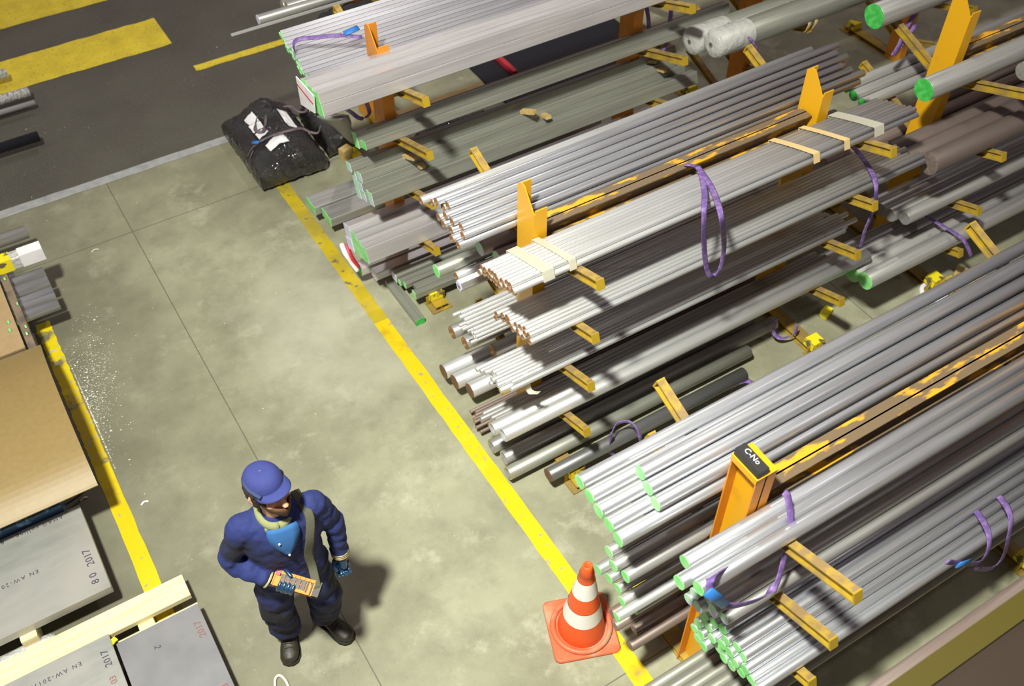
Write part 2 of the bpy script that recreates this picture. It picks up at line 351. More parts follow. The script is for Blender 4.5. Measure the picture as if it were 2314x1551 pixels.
# ---------------- bars ----------------
PALE={}
def endcap_mesh(kind,dims,x,m_):
    k=('cap',kind,dims,m_.name)
    if k not in PALE:
        bm=bmesh.new()
        if kind=='round': prism(bm,[(dims[0]*1.0*math.cos(a),dims[0]*math.sin(a)) for a in [2*math.pi*i/16 for i in range(16)]],-.004,.0)
        elif kind=='hex': prism(bm,[(dims[0]*math.cos(a),dims[0]*math.sin(a)) for a in [2*math.pi*i/6 for i in range(6)]],-.004,.0)
        else: prism(bm,[(-dims[0]/2,-dims[1]/2),(dims[0]/2,-dims[1]/2),(dims[0]/2,dims[1]/2),(-dims[0]/2,dims[1]/2)],-.004,0)
        bmesh.ops.recalc_face_normals(bm,faces=bm.faces[:])
        me=bpy.data.meshes.new('end'); bm.to_mesh(me); bm.free(); me.materials.append(m_); PALE[k]=me
    return PALE[k]
def bar(kind,dims,x0,x1,y,z,m_,em,label,group=None,name=None,tilt=0.0,hollow=False,cat='bar',ry=0.0,yaw=0.0,elabel=None):
    Lr=round(x1-x0,1); key=(kind,dims,Lr,m_.name,hollow)
    if key not in PALE:
        bm=bmesh.new(); Lg=Lr
        if kind=='round':
            r=dims[0]; n=20
            ring=lambda x,rr:[Vector((x,rr*math.cos(a),rr*math.sin(a))) for a in [2*math.pi*i/n for i in range(n)]]
            rs=[ring(Lg,r*.9),ring(Lg,r),ring(0.002,r),ring(0,r*.96)]
            if hollow: rs+= [ring(0,r*.78),ring(.12,r*.78)]
            loft(bm,rs)
            for f in bm.faces:
                if len(f.verts)>4: f.smooth=False
        elif kind=='hex':
            r=dims[0]; prism(bm,[(r*math.cos(a),r*math.sin(a)) for a in [2*math.pi*i/6 for i in range(6)]],0,Lg)
        else:
            a,b=dims; e=min(a,b)*.06
            prism(bm,[(-a/2+e,-b/2),(a/2-e,-b/2),(a/2,-b/2+e),(a/2,b/2-e),(a/2-e,b/2),(-a/2+e,b/2),(-a/2,b/2-e),(-a/2,-b/2+e)],0,Lg)
        bmesh.ops.recalc_face_normals(bm,faces=bm.faces[:])
        me=bpy.data.meshes.new('bar'); bm.to_mesh(me); bm.free(); me.materials.append(m_); PALE[key]=me
    nm=name or {'round':'round_bar','hex':'hexagonal_bar','flat':'flat_bar'}[kind]
    if hollow and not name: nm='tube'
    o=bpy.data.objects.new(nm,PALE[key]); COL.objects.link(o); o.location=(x0,y,z); o.rotation_euler=(tilt,ry,yaw)
    tag(o,label,cat,group)
    if em and not hollow:
        c=bpy.data.objects.new('painted_end' if em in (M['green'],M['greend'],M['pgreen'],M['lilac']) else 'cut_end',endcap_mesh(kind,dims,0,em)); COL.objects.link(c); c.parent=o
        if elabel: c['label']=elabel
    return o
def place(rk,side,lv,u,v,levels=None,yc=None):
    "point on the sloping arm: u along the arm from the column centre, v above its top face"
    yc=YC[rk] if yc is None else yc
    u+=.014; zt=(levels or LV)[lv]; root=zt-math.sin(TA)*.60
    return yc+side*(.075+(u-.075)*CT-v*SN), root+(u-.075)*SN+v*CT
ORD='first second third fourth fifth sixth seventh eighth ninth tenth eleventh twelfth thirteenth fourteenth'.split()
def lay(j,n): return '' if n==1 else (', bottom layer' if j==0 else ', top layer' if j==n-1 else ', '+['','second','third','fourth'][j]+' layer')
def rounds(rk,side,lv,u0,n,layers,r,x0,x1,m_,em,label,group,jit=.02,hollow=False,cat='bar',kind='round',xl=None,levels=None,yc=None,name=None,lastn=None,ems=None,v0=0.0,ns=None):
    for j in range(layers):
        nn=ns[j] if ns else n-j
        for i in range(nn):
            u=u0+r+i*2.1*r+j*r*1.05; v=v0+r*1.02+j*1.74*r
            y,z=place(rk,side,lv,u,v,levels,yc)
            xx=x0+R_.uniform(-jit,jit)+(xl[j] if xl else 0)
            bar(kind,(r,),xx,x1+R_.uniform(-jit,jit),y,z,m_,em,label+lay(j,layers)+', '+ORD[i]+' from the column',group,hollow=hollow,cat=cat,name=name)
def flats(rk,side,lv,u0,ws,hs,x0,x1,m_,em,label,group=None,rows=1,jit=.015,xo=None,elabel=None,labels=None,v0=0.0):
    u=u0
    for i,wd in enumerate(ws):
        h=hs[i] if isinstance(hs,(list,tuple)) else hs
        for j in range(rows[i] if isinstance(rows,(list,tuple)) else rows):
            y,z=place(rk,side,lv,u+wd/2,v0+h/2+.001+j*(h+.001))
            e=em[i] if isinstance(em,(list,tuple)) else em
            nr=rows[i] if isinstance(rows,(list,tuple)) else rows
            xx=x0+(xo[i] if xo else 0)+R_.uniform(-jit,jit)
            bar('flat',(round(wd,3),round(h,3)),xx,x1,y,z,m_,e,(labels[i] if labels else label)+(lay(j,nr) if nr>1 else '')+('' if labels else ', '+ORD[i]+' from the column'),group,tilt=side*TA,elabel=elabel)
        u+=wd+.002
# --- middle rack, near side
rounds('R2',-1,0,.10,10,2,.0175,1.92,4.85,M['aluw'],M['cut'],'slim bar in the taped bundle','taped bundle on top arm of middle rack',jit=.012)
rounds('R2',-1,1,.10,11,2,.0180,2.02,4.98,M['aluw'],M['cut'],'slim bar right below the taped bundle','bundle under the taped bundle',jit=.018)
rounds('R2',-1,2,.08,10,2,.0165,1.92,4.6,M['aluw'],None,'rough pale bar, third level down','rough pale bars on third level',jit=.05)
rounds('R2',-1,3,.08,5,1,.019,1.92,4.7,M['grey'],None,'small grey tube beside two thick bright tubes','small tubes on fourth level',hollow=True,cat='tube',jit=.05)
for u,x,k in ((.32,1.86,'inner'),(.42,1.88,'outer')):
    y,z=place('R2',-1,3,u,.047); bar('round',(.045,),x,4.9,y,z,M['aluw'],None,'thick bright tube on fourth level of middle rack, %s one of the pair'%k,hollow=True,cat='tube')
for y,x0,x1,r,m_,l in ((3.42,1.95,4.2,.05,M['grey'],'thick grey tube lying low beside the column foot, nearest the column'),(3.30,1.97,4.3,.05,M['grey'],'thick grey tube lying low, second from the column'),(3.185,1.93,3.95,.047,M['aluo'],'long pale grey tube lying on the column feet'),(3.00,2.12,3.7,.047,M['steel'],'dark steel tube with brown end beside a purple ring sling')):
    bar('round',(r,),x0,x1,y,.122+r if y<3.15 else .055+r,m_,M['cutd'] if y<3.1 else None,l,hollow=y>3.1,cat='tube')
bar('round',(.04,),2.9,4.35,2.86,.041,M['grey'],None,'grey bar on the floor beside the dark steel tube',cat='bar')
# --- middle rack, far side
rounds('R2',1,0,.09,7,2,.024,1.93,4.9,M['alu'],M['cut'],'bright silver bar behind the yellow column','bright tubes on top arm of middle rack',xl=[0,.02],jit=.03)
y,z=place('R2',1,0,.45,.026); bar('round',(.025,),1.86,4.75,y,z,M['aluw'],M['cut'],'bright silver bar sticking out furthest from the top bundle of the middle rack')
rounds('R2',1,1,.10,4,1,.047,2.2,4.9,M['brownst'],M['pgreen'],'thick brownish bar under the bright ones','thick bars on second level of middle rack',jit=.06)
u=.60; y,z=place('R2',1,2,.625,.046); bar('round',(.045,),2.0,4.6,y,z,M['aluo'],M['green'],'thick grey bar with round green painted end above the small yellow foot')
y,z=place('R2',1,2,.548,.030); bar('round',(.028,),2.10,4.6,y,z,M['aluw'],M['cut'],'pale round bar with ragged brown end beside the green-ended bar')
y,z=place('R2',1,2,.475,.042); h=bar('hex',(.04,),2.08,4.7,y,z,M['alu'],M['lilac'],'hexagonal silver bar with lilac end and scribbled figures',cat='bar')
text('handwriting','100',.03,(-.006,.026,-.012),0,M['ink'],h,rot=(math.pi/2,0,-math.pi/2))
rounds('R2',1,2,.10,9,2,.0125,1.98,4.7,M['aluw'],None,'thin silver rod beside the hexagonal bar','thin rods on third level',jit=.05)
for u,v,x in ((.50,.05,2.02),(.395,.05,2.06),(.27,.05,2.20),(.16,.05,2.22)):
    y,z=place('R2',1,3,u,v); bar('round',(.047,),x,4.8,y,z,M['grey'],M['cut'],{2.02:'thick bar with copper-brown end, outermost on the fourth level',2.06:'thick bar with copper-brown end, second from outside on the fourth level',2.20:'thick bar with copper-brown end under the hanging brown-ended bundle',2.22:'thick copper-brown ended bar closest to the column on fourth level'}[x])
for i,(y,x) in enumerate(((4.09,1.97),(3.97,1.99),(3.85,2.04))):
    bar('round',(.055,),x,4.9,y,.122+.056,M['aluw'],M['cutd'],['thick pale bar with dark brown end on the foot, furthest from the cone','thick pale bar with dark brown end, middle of three on the foot','thick pale bar with dark brown end, nearest of three on the foot'][i])
for i in range(9):
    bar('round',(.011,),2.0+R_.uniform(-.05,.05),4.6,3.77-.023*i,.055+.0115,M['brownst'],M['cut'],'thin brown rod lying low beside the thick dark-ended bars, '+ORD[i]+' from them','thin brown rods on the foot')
# --- rack by the black bundle, near side
flats('R0',-1,0,.112,[.095,.09,.09],[.10,.085,.078],1.755,5.6,M['alup'],M['green'],'wrapped thick flat in the big top stack','big wrapped stack on top arm',rows=[2,2,2],jit=.004)
flats('R0',-1,1,.095,[.075,.075],[.11,.06],2.04,5.2,M['aluo'],M['green'],'',labels=['taller grey bar with bright green end above the oiled flats','lower grey bar with bright green end, beside the taller one'],jit=.008,xo=[0,.01])
flats('R0',-1,2,.118,[.075,.07,.065,.07],[.068,.068,.085,.10],1.985,4.75,M['aluo'],M['pgreen'],'',labels=['oiled flat in the innermost stack under the wooden blocks','oiled flat in the second stack under the wooden blocks','oiled grey flat bar with pale green end, third of four, wooden blocks lie beside it','oiled grey flat bar with pale green end, outermost of four'],xo=[0,.01,.02,.0],rows=[4,3,1,1],group=None)
flats('R0',-1,3,.118,[.11,.095,.085,.09],[.10,.085,.075,.12],1.87,4.7,M['alup'],[M['lilac'],M['green'],M['green'],M['green']],'',labels=['wide film-wrapped flat, innermost above the red hose','film-wrapped green-ended flat, second above the red hose','film-wrapped green-ended flat, third above the red hose','film-wrapped aluminium flat with green end, outermost above the red hose'],jit=.006,rows=[2,2,2,1])
fl=[(5.33,.09,.07,1.93,M['greend'],M['alup'],'pale block bar lying on the feet, beside the red hose'),(5.22,.08,.075,2.0,M['lilac'],M['alup'],'short-looking bar with square lilac end on the feet'),(5.12,.075,.07,2.12,M['lilac'],M['aluo'],'grey bar with lilac end left of the small green ends'),(5.055,.04,.045,2.13,M['green'],M['aluo'],'narrow grey bar with green end, inner one of two touching'),(5.01,.04,.045,2.15,M['green'],M['aluo'],'narrow grey bar with green end, outer one of two touching'),(4.95,.055,.04,2.2,None,M['aluo'],'plain grey flat between the small green ends'),(4.88,.06,.055,2.16,M['green'],M['aluo'],'grey flat with green end just above the bright yellow foot')]
for y,wd,h,x,e,m_,l in fl: bar('flat',(wd,h),x,4.8,y,.121+h/2,m_,e,l)
o=bar('flat',(.075,.055),0,.46,0,0,M['aluo'],M['greend'],'short grey bar lying crosswise on the floor with green end towards the yellow line'); o.location=(2.115,4.72,.0285); o.rotation_euler=(0,0,math.pi/2)
# --- far side
flats('R0',1,0,.14,[.03]*13,.011,1.86,6.2,M['alu'],M['green'],'thin silver strip with green end','thin strips on top arm',rows=4,jit=.012)
for i,(y,z,x) in enumerate(((6.19,.1605,1.92),(6.0,.1605,1.97))):
    bar('flat',(.17,.08),x,4.6,y,z,M['grey'],M['green'],['wide pale slab with green end on the foot, closer to the black bundle','wide pale slab with green end on the foot, closer to the oiled flats'][i])
# --- rack furthest up
y,z=place('RN',-1,1,.34,.04); bar('round',(.038,),2.03,5.5,y,z,M['grey'],M['lilac'],'grey round bar with lilac end at the top edge, pointing at the road')
y,z=place('RN',-1,1,.45,.011); bar('flat',(.022,.02),1.77,5.5,y,z,M['aluw'],None,'thin white strip sticking out beyond the round bar at the top edge',tilt=-TA)
rounds('RN',-1,1,.08,2,1,.045,2.3,5.5,M['grey'],None,'thick grey bar behind the black cloth','thick bars at the top edge')
# --- near rack, far side
rounds('R1',1,0,.080,5,1,.035,1.57,4.9,M['alu'],M['green'],'thick silver green-ended bar by the cone','lower layer of the thick bundle by the cone',jit=.012)
rounds('R1',1,0,.13,3,1,.035,1.80,4.9,M['alu'],M['green'],'thick bar with set-back green end','upper layer of the thick bundle by the cone',jit=.015,v0=.062)
rounds('R1',1,1,.09,3,1,.032,1.64,4.8,M['grey'],M['green'],'green-ended bar below the thick ones by the cone','second-level green-ended bars by the cone',jit=.03)
rounds('R1',1,1,.29,3,1,.030,1.9,4.8,M['brownst'],None,'brownish bar under the thick green-ended bars','brownish bars on second level beside the cone',jit=.04)  # brown colour stands in for shade beneath the thick bars
rounds('R1',1,2,.09,5,1,.030,1.73,4.8,M['grey'],M['green'],'grey green-ended bar just behind the cone','bars on third level beside the cone',jit=.06)
y,z=place('R1',1,2,.13,.087); bar('round',(.026,),1.64,4.4,y,z,M['aluw'],M['green'],'single white tube jutting out furthest, just right of the cone')
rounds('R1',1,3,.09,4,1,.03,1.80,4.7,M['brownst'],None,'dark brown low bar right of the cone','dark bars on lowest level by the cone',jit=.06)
# --- near rack, near side
for u,v,x,l in ((.125,.036,1.75,'silver tube with green end in the purple sling, closest to the yellow column'),(.20,.036,1.66,'silver tube with open green end in the purple sling, sticks out furthest'),(.275,.036,1.70,'silver tube with green end in the purple sling, outermost of three')):
    y,z=place('R1',-1,0,u,v); bar('round',(.034,),x,4.2,y,z,M['alu'],M['green'],l,cat='tube')
rounds('R1',-1,1,.09,4,2,.030,1.86,4.5,M['grey'],M['pgreen'],'pinkish-grey bar below the slung tubes','bars under the slung tubes',jit=.03)
rounds('R1',-1,2,.085,9,5,.027,1.94,4.5,M['alu'],M['green'],'bar in the broad green-ended bundle','broad green-ended bundle bottom right',jit=.03,ns=[9,7,6,5,3])
rounds('R1',-1,3,.09,7,1,.030,1.66,4.5,M['aluo'],M['pgreen'],'grey-green bar at the bottom edge','bars on lowest level at the bottom edge',jit=.02)
# --- second rack group further right
bar('round',(.075,),5.14,8.6,3.33,1.757,M['grey'],M['greend'],'very thick bar with round green end, upper right, in front of the far yellow column')
rounds(None,-1,0,.44,1,1,.06,5.75,8.6,M['grey'],None,'grey bar below the very thick green-ended bar','thick green-ended bars, top right near side',levels=LS,yc=3.55,jit=.03)
rounds(None,1,0,.44,1,1,.085,5.38,8.8,M['grey'],M['greend'],'very thick green-ended bar at the top edge','thick green-ended bars at the top right edge',levels=LS,yc=3.55,jit=.05)
rounds(None,-1,1,.125,3,1,.075,5.06,8.4,mat('dark_brown_tube',(.13,.10,.09),.55,.3),M['brownst'],'dark brown tube below the green-ended bar','dark brown tubes right',levels=LS,yc=3.55,jit=.04,cat='tube',name='tube')
rounds(None,-1,2,.09,4,1,.05,5.1,8.4,M['grey'],None,'grey bar midway up the dim right rack','grey bars mid height right',levels=LS,yc=3.55)
rounds(None,-1,3,.09,4,1,.065,4.76,8.0,M['grey'],M['green'],'thick low green-ended bar over open floor','thick low bars over open floor',levels=LS,yc=3.55,jit=.03)
rounds(None,1,1,.3,3,1,.04,5.3,8.4,M['grey'],M['greend'],'thin green-ended bar behind far yellow column','grey bars behind far yellow column',levels=LS,yc=3.55)
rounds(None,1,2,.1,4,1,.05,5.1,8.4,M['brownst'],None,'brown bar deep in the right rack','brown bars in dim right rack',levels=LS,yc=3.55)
rounds(None,-1,0,.10,4,1,.05,5.0,8.8,M['grey'],None,'grey bar in the far top right corner','bars in far top right corner',levels=LS,yc=5.42)
for i,(y,zz) in enumerate(((5.04,1.36),(4.83,1.44))):
    o=bar('round',(.10,),4.70+.02*i,9.0,y,zz,M['aluo'],None,['very thick olive-grey round bar wrapped in film, upper of the two at the top','very thick olive-grey round bar wrapped in film, lower of the two at the top'][i])
# ---------------- things on and around the racks ----------------
def block(x,y,z,lx,ly,lz,rz,label,m_=None,group=None,name='wooden_block',tilt=0,cat='wooden block'):
    bm=bmesh.new(); box(bm,-lx/2,lx/2,-ly/2,ly/2,0,lz,bev=.003)
    o=newobj(name,bm,m_ or M['wood'],None,loc=(x,y,z)); o.rotation_euler=(tilt,0,rz); return tag(o,label,cat,group)
for (px,py,rz,l) in ((928,360,.2,'wooden block on the oiled flats, left of the three spots, light top one'),(950,378,-.1,'short wooden offcut just below the light block, near the aisle'),(1195,258,.35,'wooden block on the oiled flats, middle spot, left piece'),(1232,267,-.1,'wooden block on the oiled flats, middle spot, right piece'),(1470,143,.3,'wooden block on the oiled flats beside the hanging purple sling'),(1493,162,-.1,'wooden offcut on the oiled flats at the edge beyond the purple sling')):
    # resting height on the flats
    best=None
    for k in range(400):
        z=.7+k*.002; p=P(px,py,z); u=(YC['R0']-p.y)
        zs=LV[2]-math.sin(TA)*.60+(u-.075)*math.tan(TA)+(.22 if u<.24 else .11)
        if best is None or abs(z-zs)<best[0]: best=(abs(z-zs),p,z)
    p=best[1]; block(p.x,p.y,best[2]+.005,.045,.13,.028,rz,l,tilt=-TA)
def onarm(px,py,rk,side,lv,h):
    best=None
    for k in range(1200):
        z=.2+k*.002; p=P(px,py,z); u=side*(p.y-YC[rk]); zs=LV[lv]-math.sin(TA)*.60+(u-.075)*math.tan(TA)+h
        if best is None or abs(z-zs)<best[0]: best=(abs(z-zs),p)
    return best[1]
# masking tape bands round the taped bundle
def band(rk,side,lv,u0,u1,h,x,wd,m_,label,group,name='tape_band'):
    pts=[]
    for t in [i/10 for i in range(11)]:
        pts.append((u0+(u1-u0)*t, h+.004*math.sin(math.pi*t)))
    prof=[(u0-.002,h*.1),(u0-.001,h*.8)]+pts+[(u1+.001,h*.8),(u1+.002,h*.1)]
    bm=bmesh.new(); A=[];B=[]
    for (u,v) in prof:
        y,z=place(rk,side,lv,u,v); A.append(bm.verts.new((x-wd/2,y,z))); B.append(bm.verts.new((x+wd/2,y,z)))
    for i in range(len(A)-1): bm.faces.new((A[i],B[i],B[i+1],A[i+1]))
    o=newobj(name,bm,m_,None,False); s=o.modifiers.new('solid','SOLIDIFY'); s.thickness=.001; s.offset=1 
    return tag(o,label,'tape',group)
band('R2',-1,0,.10,.475,.0680,2.13,.07,M['ctape'],'cream tape band nearest the brown cut ends',None)
band('R2',-1,0,.10,.475,.0680,2.28,.045,M['ctape'],'cream tape band second from the brown cut ends',None)
band('R2',-1,0,.10,.475,.0680,3.98,.05,M['straw'],'straw-coloured tape band, left of two at the far end of the taped bundle',None)
band('R2',-1,0,.10,.475,.0680,4.22,.045,M['straw'],'straw-coloured tape band, right of two at the far end of the taped bundle',None)
band('R2',-1,0,.10,.475,.0680,4.48,.08,M['ctape'],'cream tape band at the far end of the taped bundle',None)
# white sheet on the wrapped stack end
y0,z0=5.385,1.885; y1,z1=5.11,1.90; y2,z2=5.14,1.755; y3,z3=5.38,1.68
bm=bmesh.new(); q=[bm.verts.new((1.735,a,b)) for a,b in ((y0,z0),(y1,z1),(y2,z2),(y3,z3))]+[bm.verts.new((1.728,a,b)) for a,b in ((y0,z0),(y1,z1),(y2,z2),(y3,z3))]
for f in ((0,1,2,3),(7,6,5,4),(0,4,5,1),(1,5,6,2),(2,6,7,3),(3,7,4,0)): bm.faces.new([q[i] for i in f])
bmesh.ops.recalc_face_normals(bm,faces=bm.faces[:])
sh=tag(newobj('paper_sheet',bm,M['white']),'white paper sheet with a red line stuck on the big stack end','paper')
ribbon('red_line',[(1.725,y0-.01,z0-.05),(1.725,(y0+y1)/2,z0-.055),(1.725,y1+.03,z1-.07)],.012,M['red'],parent=sh,hint=(0,0,1),th=.002)
# clear film draped over the wrapped stacks
# slings
def sling(pts,label,wd=.035,m_=None,name='lifting_sling',hint=(1,0,0),blue=None):
    o=ribbon(name,pts,wd,m_ or M['purple'],label,'sling',hint=hint,th=.004)
    if blue is not None:
        a,b=blue; ribbon('blue_label',[a,b],wd*1.3,M['blue'],parent=o,hint=hint,th=.006,sub=2)
    return o
z=1.93
a=P(668,90,1.90);b=P(820,84,1.84)
sling([P(690,160,1.60),P(675,135,1.72),P(664,108,1.86),P(672,90,1.915),P(720,84,1.93),P(770,80,1.93),P(818,84,1.90)],'purple sling lying across the fan of thin strips',.035,blue=(P(778,76,1.935),P(810,62,1.945)),hint=(0,0,1) if False else (0,1,.3))
def oninc(px,py,rk,side,lv,h): p=onarm(px,py,rk,side,lv,h); return p
sling([oninc(1548,372,'R2',-1,0,.12),oninc(1578,380,'R2',-1,0,.12),oninc(1592,430,'R2',-1,0,.12),oninc(1591,480,'R2',-1,0,.11),PY(1592,570,2.98),PY(1603,622,2.97),PY(1625,612,2.97),PY(1636,560,2.97),oninc(1630,490,'R2',-1,0,.11),oninc(1615,440,'R2',-1,0,.12),oninc(1600,410,'R2',-1,0,.12),oninc(1575,375,'R2',-1,0,.125)],'purple sling hanging in a long loop from the taped bundle')
sling([P(1380,985,.33),P(1395,958,.36),P(1425,955,.36),P(1445,985,.30),P(1448,1010,.12),P(1435,1028,.05),P(1405,1035,.05),P(1378,1022,.10),P(1378,1000,.22),P(1382,980,.33)],'purple ring sling round the dark steel tube on the floor',.03,hint=(0,0,1))
sling([P(1772,1112,1.90),P(1782,1130,1.87),PY(1787,1200,1.33),PY(1770,1270,1.28),PY(1752,1325,1.24),PY(1715,1355,1.22),PY(1650,1370,1.22),PY(1612,1345,1.25),PY(1605,1312,1.28),PY(1640,1285,1.32),PY(1700,1255,1.36)],'purple sling hanging from the three tubes beside the black-capped column',.036,blue=(PY(1640,1368,1.215),PY(1600,1338,1.215)))
sling([oninc(2112,1088,'R1',-1,2,.13),oninc(2160,1118,'R1',-1,2,.13),oninc(2205,1155,'R1',-1,2,.13),oninc(2232,1200,'R1',-1,2,.12),PY(2234,1240,.98),PY(2215,1270,.97),PY(2180,1275,.97),PY(2140,1270,.97)],'purple sling round the broad bundle at the right edge, left strand',.035,blue=(PY(2195,1268,.955),PY(2165,1278,.955)))
sling([oninc(2160,1058,'R1',-1,2,.13),oninc(2210,1088,'R1',-1,2,.13),oninc(2255,1120,'R1',-1,2,.13),oninc(2283,1165,'R1',-1,2,.12),PY(2278,1220,.98),PY(2265,1262,.97),PY(2240,1285,.97),PY(2205,1285,.97)],'purple sling round the broad bundle at the right edge, right strand')
sling([oninc(1900,305,'R2',-1,1,.13),oninc(1935,340,'R2',-1,1,.12),oninc(1965,380,'R2',-1,1,.11),PY(1980,420,2.98),PY(1975,470,2.97),PY(1955,520,2.96),PY(1945,560,2.96)],'purple sling crossing the second level at the far end of the middle rack')
sling([P(1455,-10,1.5),P(1465,40,1.42),P(1468,100,1.28),P(1480,122,1.22),P(1500,112,1.24),P(1512,60,1.36),P(1518,10,1.46)],'purple sling hanging in a loop past the top orange column')
sling([P(2075,20,1.75),P(2050,60,1.70),P(2030,105,1.62),P(2018,125,1.58),P(2045,90,1.62),P(2070,55,1.66)],'dim purple sling beside the thick bars at top right')
sling([P(2085,485,.62),P(2120,505,.62),P(2175,540,.60),P(2195,580,.45)],'purple sling over the low thick bars at right')
sling([P(1755,720,.25),P(1748,750,.12),P(1765,765,.08),P(1795,755,.12),P(1800,735,.2)],'small purple loop hanging over the floor near the far foot')
sling([oninc(1640,875,'R2',-1,3,-.45) if False else P(1650,880,.12),P(1690,862,.14),P(1712,885,.10),P(1700,910,.05)],'small purple sling on the floor at the end of the dark steel tube')
sling([P(1645,52,1.52),P(1680,75,1.50),P(1705,100,1.42),P(1712,118,1.34)],'thin purple sling round the film-wrapped thick bars',.02)
sling([P(820,215,1.62),P(835,255,1.45),P(815,268,1.42),P(795,255,1.5),P(780,245,1.6)],'dark purple sling hanging under the big wrapped stack',.03)
# straw strap and film on thick top bars
for i,x in enumerate((5.55,5.62)):
    pts=[(x,5.17-.0,1.20),(x,5.17,1.33),(x,5.06,1.42),(x+.02,4.95,1.45),(x+.02,4.84,1.488),(x+.03,4.745,1.39),(x+.03,4.76,1.30)]
    ribbon('straw_strap',pts,.035,M['straw'],['straw-coloured strap round the thick top bars, left turn','straw-coloured strap round the thick top bars, right turn'][i],'strap')
for k,(yy,zz,lab) in enumerate(((5.04,1.36,'upper'),(4.83,1.44,'lower'))):
    bm=bmesh.new(); rings=[]
    for x,q in ((4.66,.02),(4.662,.05),(4.672,.095),(4.70,.108),(4.80,.106),(4.90,.109),(5.0,.106)):
        rings.append([Vector((x+.02*k,yy+q*math.cos(a)*(1+.012*math.sin(5*a+x*9)),zz+q*math.sin(a)*(1+.012*math.cos(7*a+x*5)))) for a in [2*math.pi*i/32 for i in range(32)]])
    loft(bm,rings,cap=False); o=newobj('clear_film',bm,mat('hazy_film',(.80,.81,.79),.2,0,bump=(22,.9,.015),alpha=.55),None,True); tag(o,'hazy film cap over the end of the %s thick round bar at the top'%lab,'plastic film')
# cream strap pieces, hoses
ribbon('cream_strap',[PY(1188,842,3.19),PY(1190,862,3.165),PY(1198,885,3.15),PY(1218,888,3.10)],.04,M['tape'],'cream strip hanging from the rough pale bars','strip')
ribbon('cream_hose',[P(1160,490,1.52),P(1158,505,1.47),P(1163,525,1.40),P(1170,540,1.36)],.05,M['tape'],'cream cloth strip beside the yellow column','strip')
ribbon('white_hose',[P(772,552,.40),P(780,572,.38),P(793,592,.30),P(808,612,.22)],.03,M['cow'],'curved white edge strip near the yellow line','strip',hint=(0,0,1),th=.02)
ribbon('red_hose',[P(783,554,.40),P(790,573,.36),P(800,590,.30),P(810,603,.24)],.028,M['red'],'curved red strip next to the white strip','strip',hint=(0,0,1),th=.02)
# black wrapped bundle
def wrapped(name,x0,x1,y0,y1,h,label,seed,rot=0.0,dome=.10):
    bm=bmesh.new(); nx,ny=26,30; rr=random.Random(seed); hs=[(rr.uniform(0,1),rr.uniform(0,1),rr.uniform(.1,.25),rr.uniform(-.03,.05)) for _ in range(14)]
    L=x1-x0;Wd=y1-y0; grid=[]
    for i in range(nx+1):
        row=[]
        for j in range(ny+1):
            s=i/nx;t=j/ny; e=min(s,1-s,t,1-t)
            z=h*(1-.12*math.exp(-e*18))+dome*(math.sin(math.pi*s)*math.sin(math.pi*t))**.6
            for a,b,c,d in hs: z+=d*math.exp(-((s-a)**2+(t-b)**2)/(c*c))
            inx=.0
            row.append(bm.verts.new((x0+L*s,y0+Wd*t,z)))
        grid.append(row)
    for i in range(nx):
        for j in range(ny): bm.faces.new((grid[i][j],grid[i+1][j],grid[i+1][j+1],grid[i][j+1]))
    edge=[grid[i][0] for i in range(nx+1)]+[grid[nx][j] for j in range(1,ny+1)]+[grid[i][ny] for i in range(nx-1,-1,-1)]+[grid[0][j] for j in range(ny-1,0,-1)]
    prev=edge
    for k,(zz,gr) in enumerate(((.66,.014),(.33,.006),(0,.0))):
        cur=[]
        for v in edge:
            cx,cy=(x0+x1)/2,(y0+y1)/2; dx,dy=v.co.x-cx,v.co.y-cy; f=1+gr*2+rr.uniform(-.008,.008)
            cur.append(bm.verts.new((cx+dx*f,cy+dy*f,max(0,v.co.z*zz+(0 if zz==0 else rr.uniform(-.006,.006))))))
        for a in range(len(edge)):
            b=(a+1)%len(edge); bm.faces.new((prev[a],cur[a],cur[b],prev[b]))
        prev=cur
    bm.faces.new(prev)
    bmesh.ops.recalc_face_normals(bm,faces=bm.faces[:])
    o=newobj(name,bm,M['wrapb'],None,True); sb=o.modifiers.new('s','SUBSURF'); sb.levels=2; sb.render_levels=2
    tq=bpy.data.textures.new('creases','CLOUDS'); tq.noise_scale=.035; tq.noise_depth=3; dq=o.modifiers.new('d','DISPLACE'); dq.texture=tq; dq.strength=.028; dq.mid_level=.6
    return tag(o,label,'wrapped bundle')
wb=wrapped('wrapped_bundle',1.70,2.30,6.72,7.62,.20,'big lumpy bundle in black stretch wrap beside the road strip',3)
wrapped('wrapped_bundle',2.36,2.62,6.85,7.45,.16,'small black wrapped bundle with a wooden core showing behind the big one',5,dome=.06)
wrapped('wrapped_bundle',3.05,3.75,6.12,6.55,.22,'black wrapped bundle glimpsed under the big top stack',8,dome=.06)
def paper(corners,z,label,n=0):
    bm=bmesh.new(); c=[P(*q,z) for q in corners]
    lo=[bm.verts.new(v) for v in c]; hi=[bm.verts.new(v+Vector((0,0,.003))) for v in c]
    bm.faces.new(list(reversed(lo))); bm.faces.new(hi)
    for i in range(len(c)): bm.faces.new((lo[i],lo[(i+1)%len(c)],hi[(i+1)%len(c)],hi[i]))
    bmesh.ops.recalc_face_normals(bm,faces=bm.faces[:])
    bmesh.ops.subdivide_edges(bm,edges=bm.edges[:],cuts=5,use_grid_fill=True)
    o=newobj('paper_sheet',bm,M['white']); s=o.modifiers.new('wrap','SHRINKWRAP'); s.target=wb; s.wrap_method='PROJECT'; s.use_project_z=True; s.use_negative_direction=True; s.use_positive_direction=True; s.offset=.006; s.wrap_mode='ABOVE_SURFACE'
    return tag(o,label,'paper')
paper([(553,277),(572,267),(587,282),(566,292)],.27,'white sheet on black bundle, furthest left of the row of three')
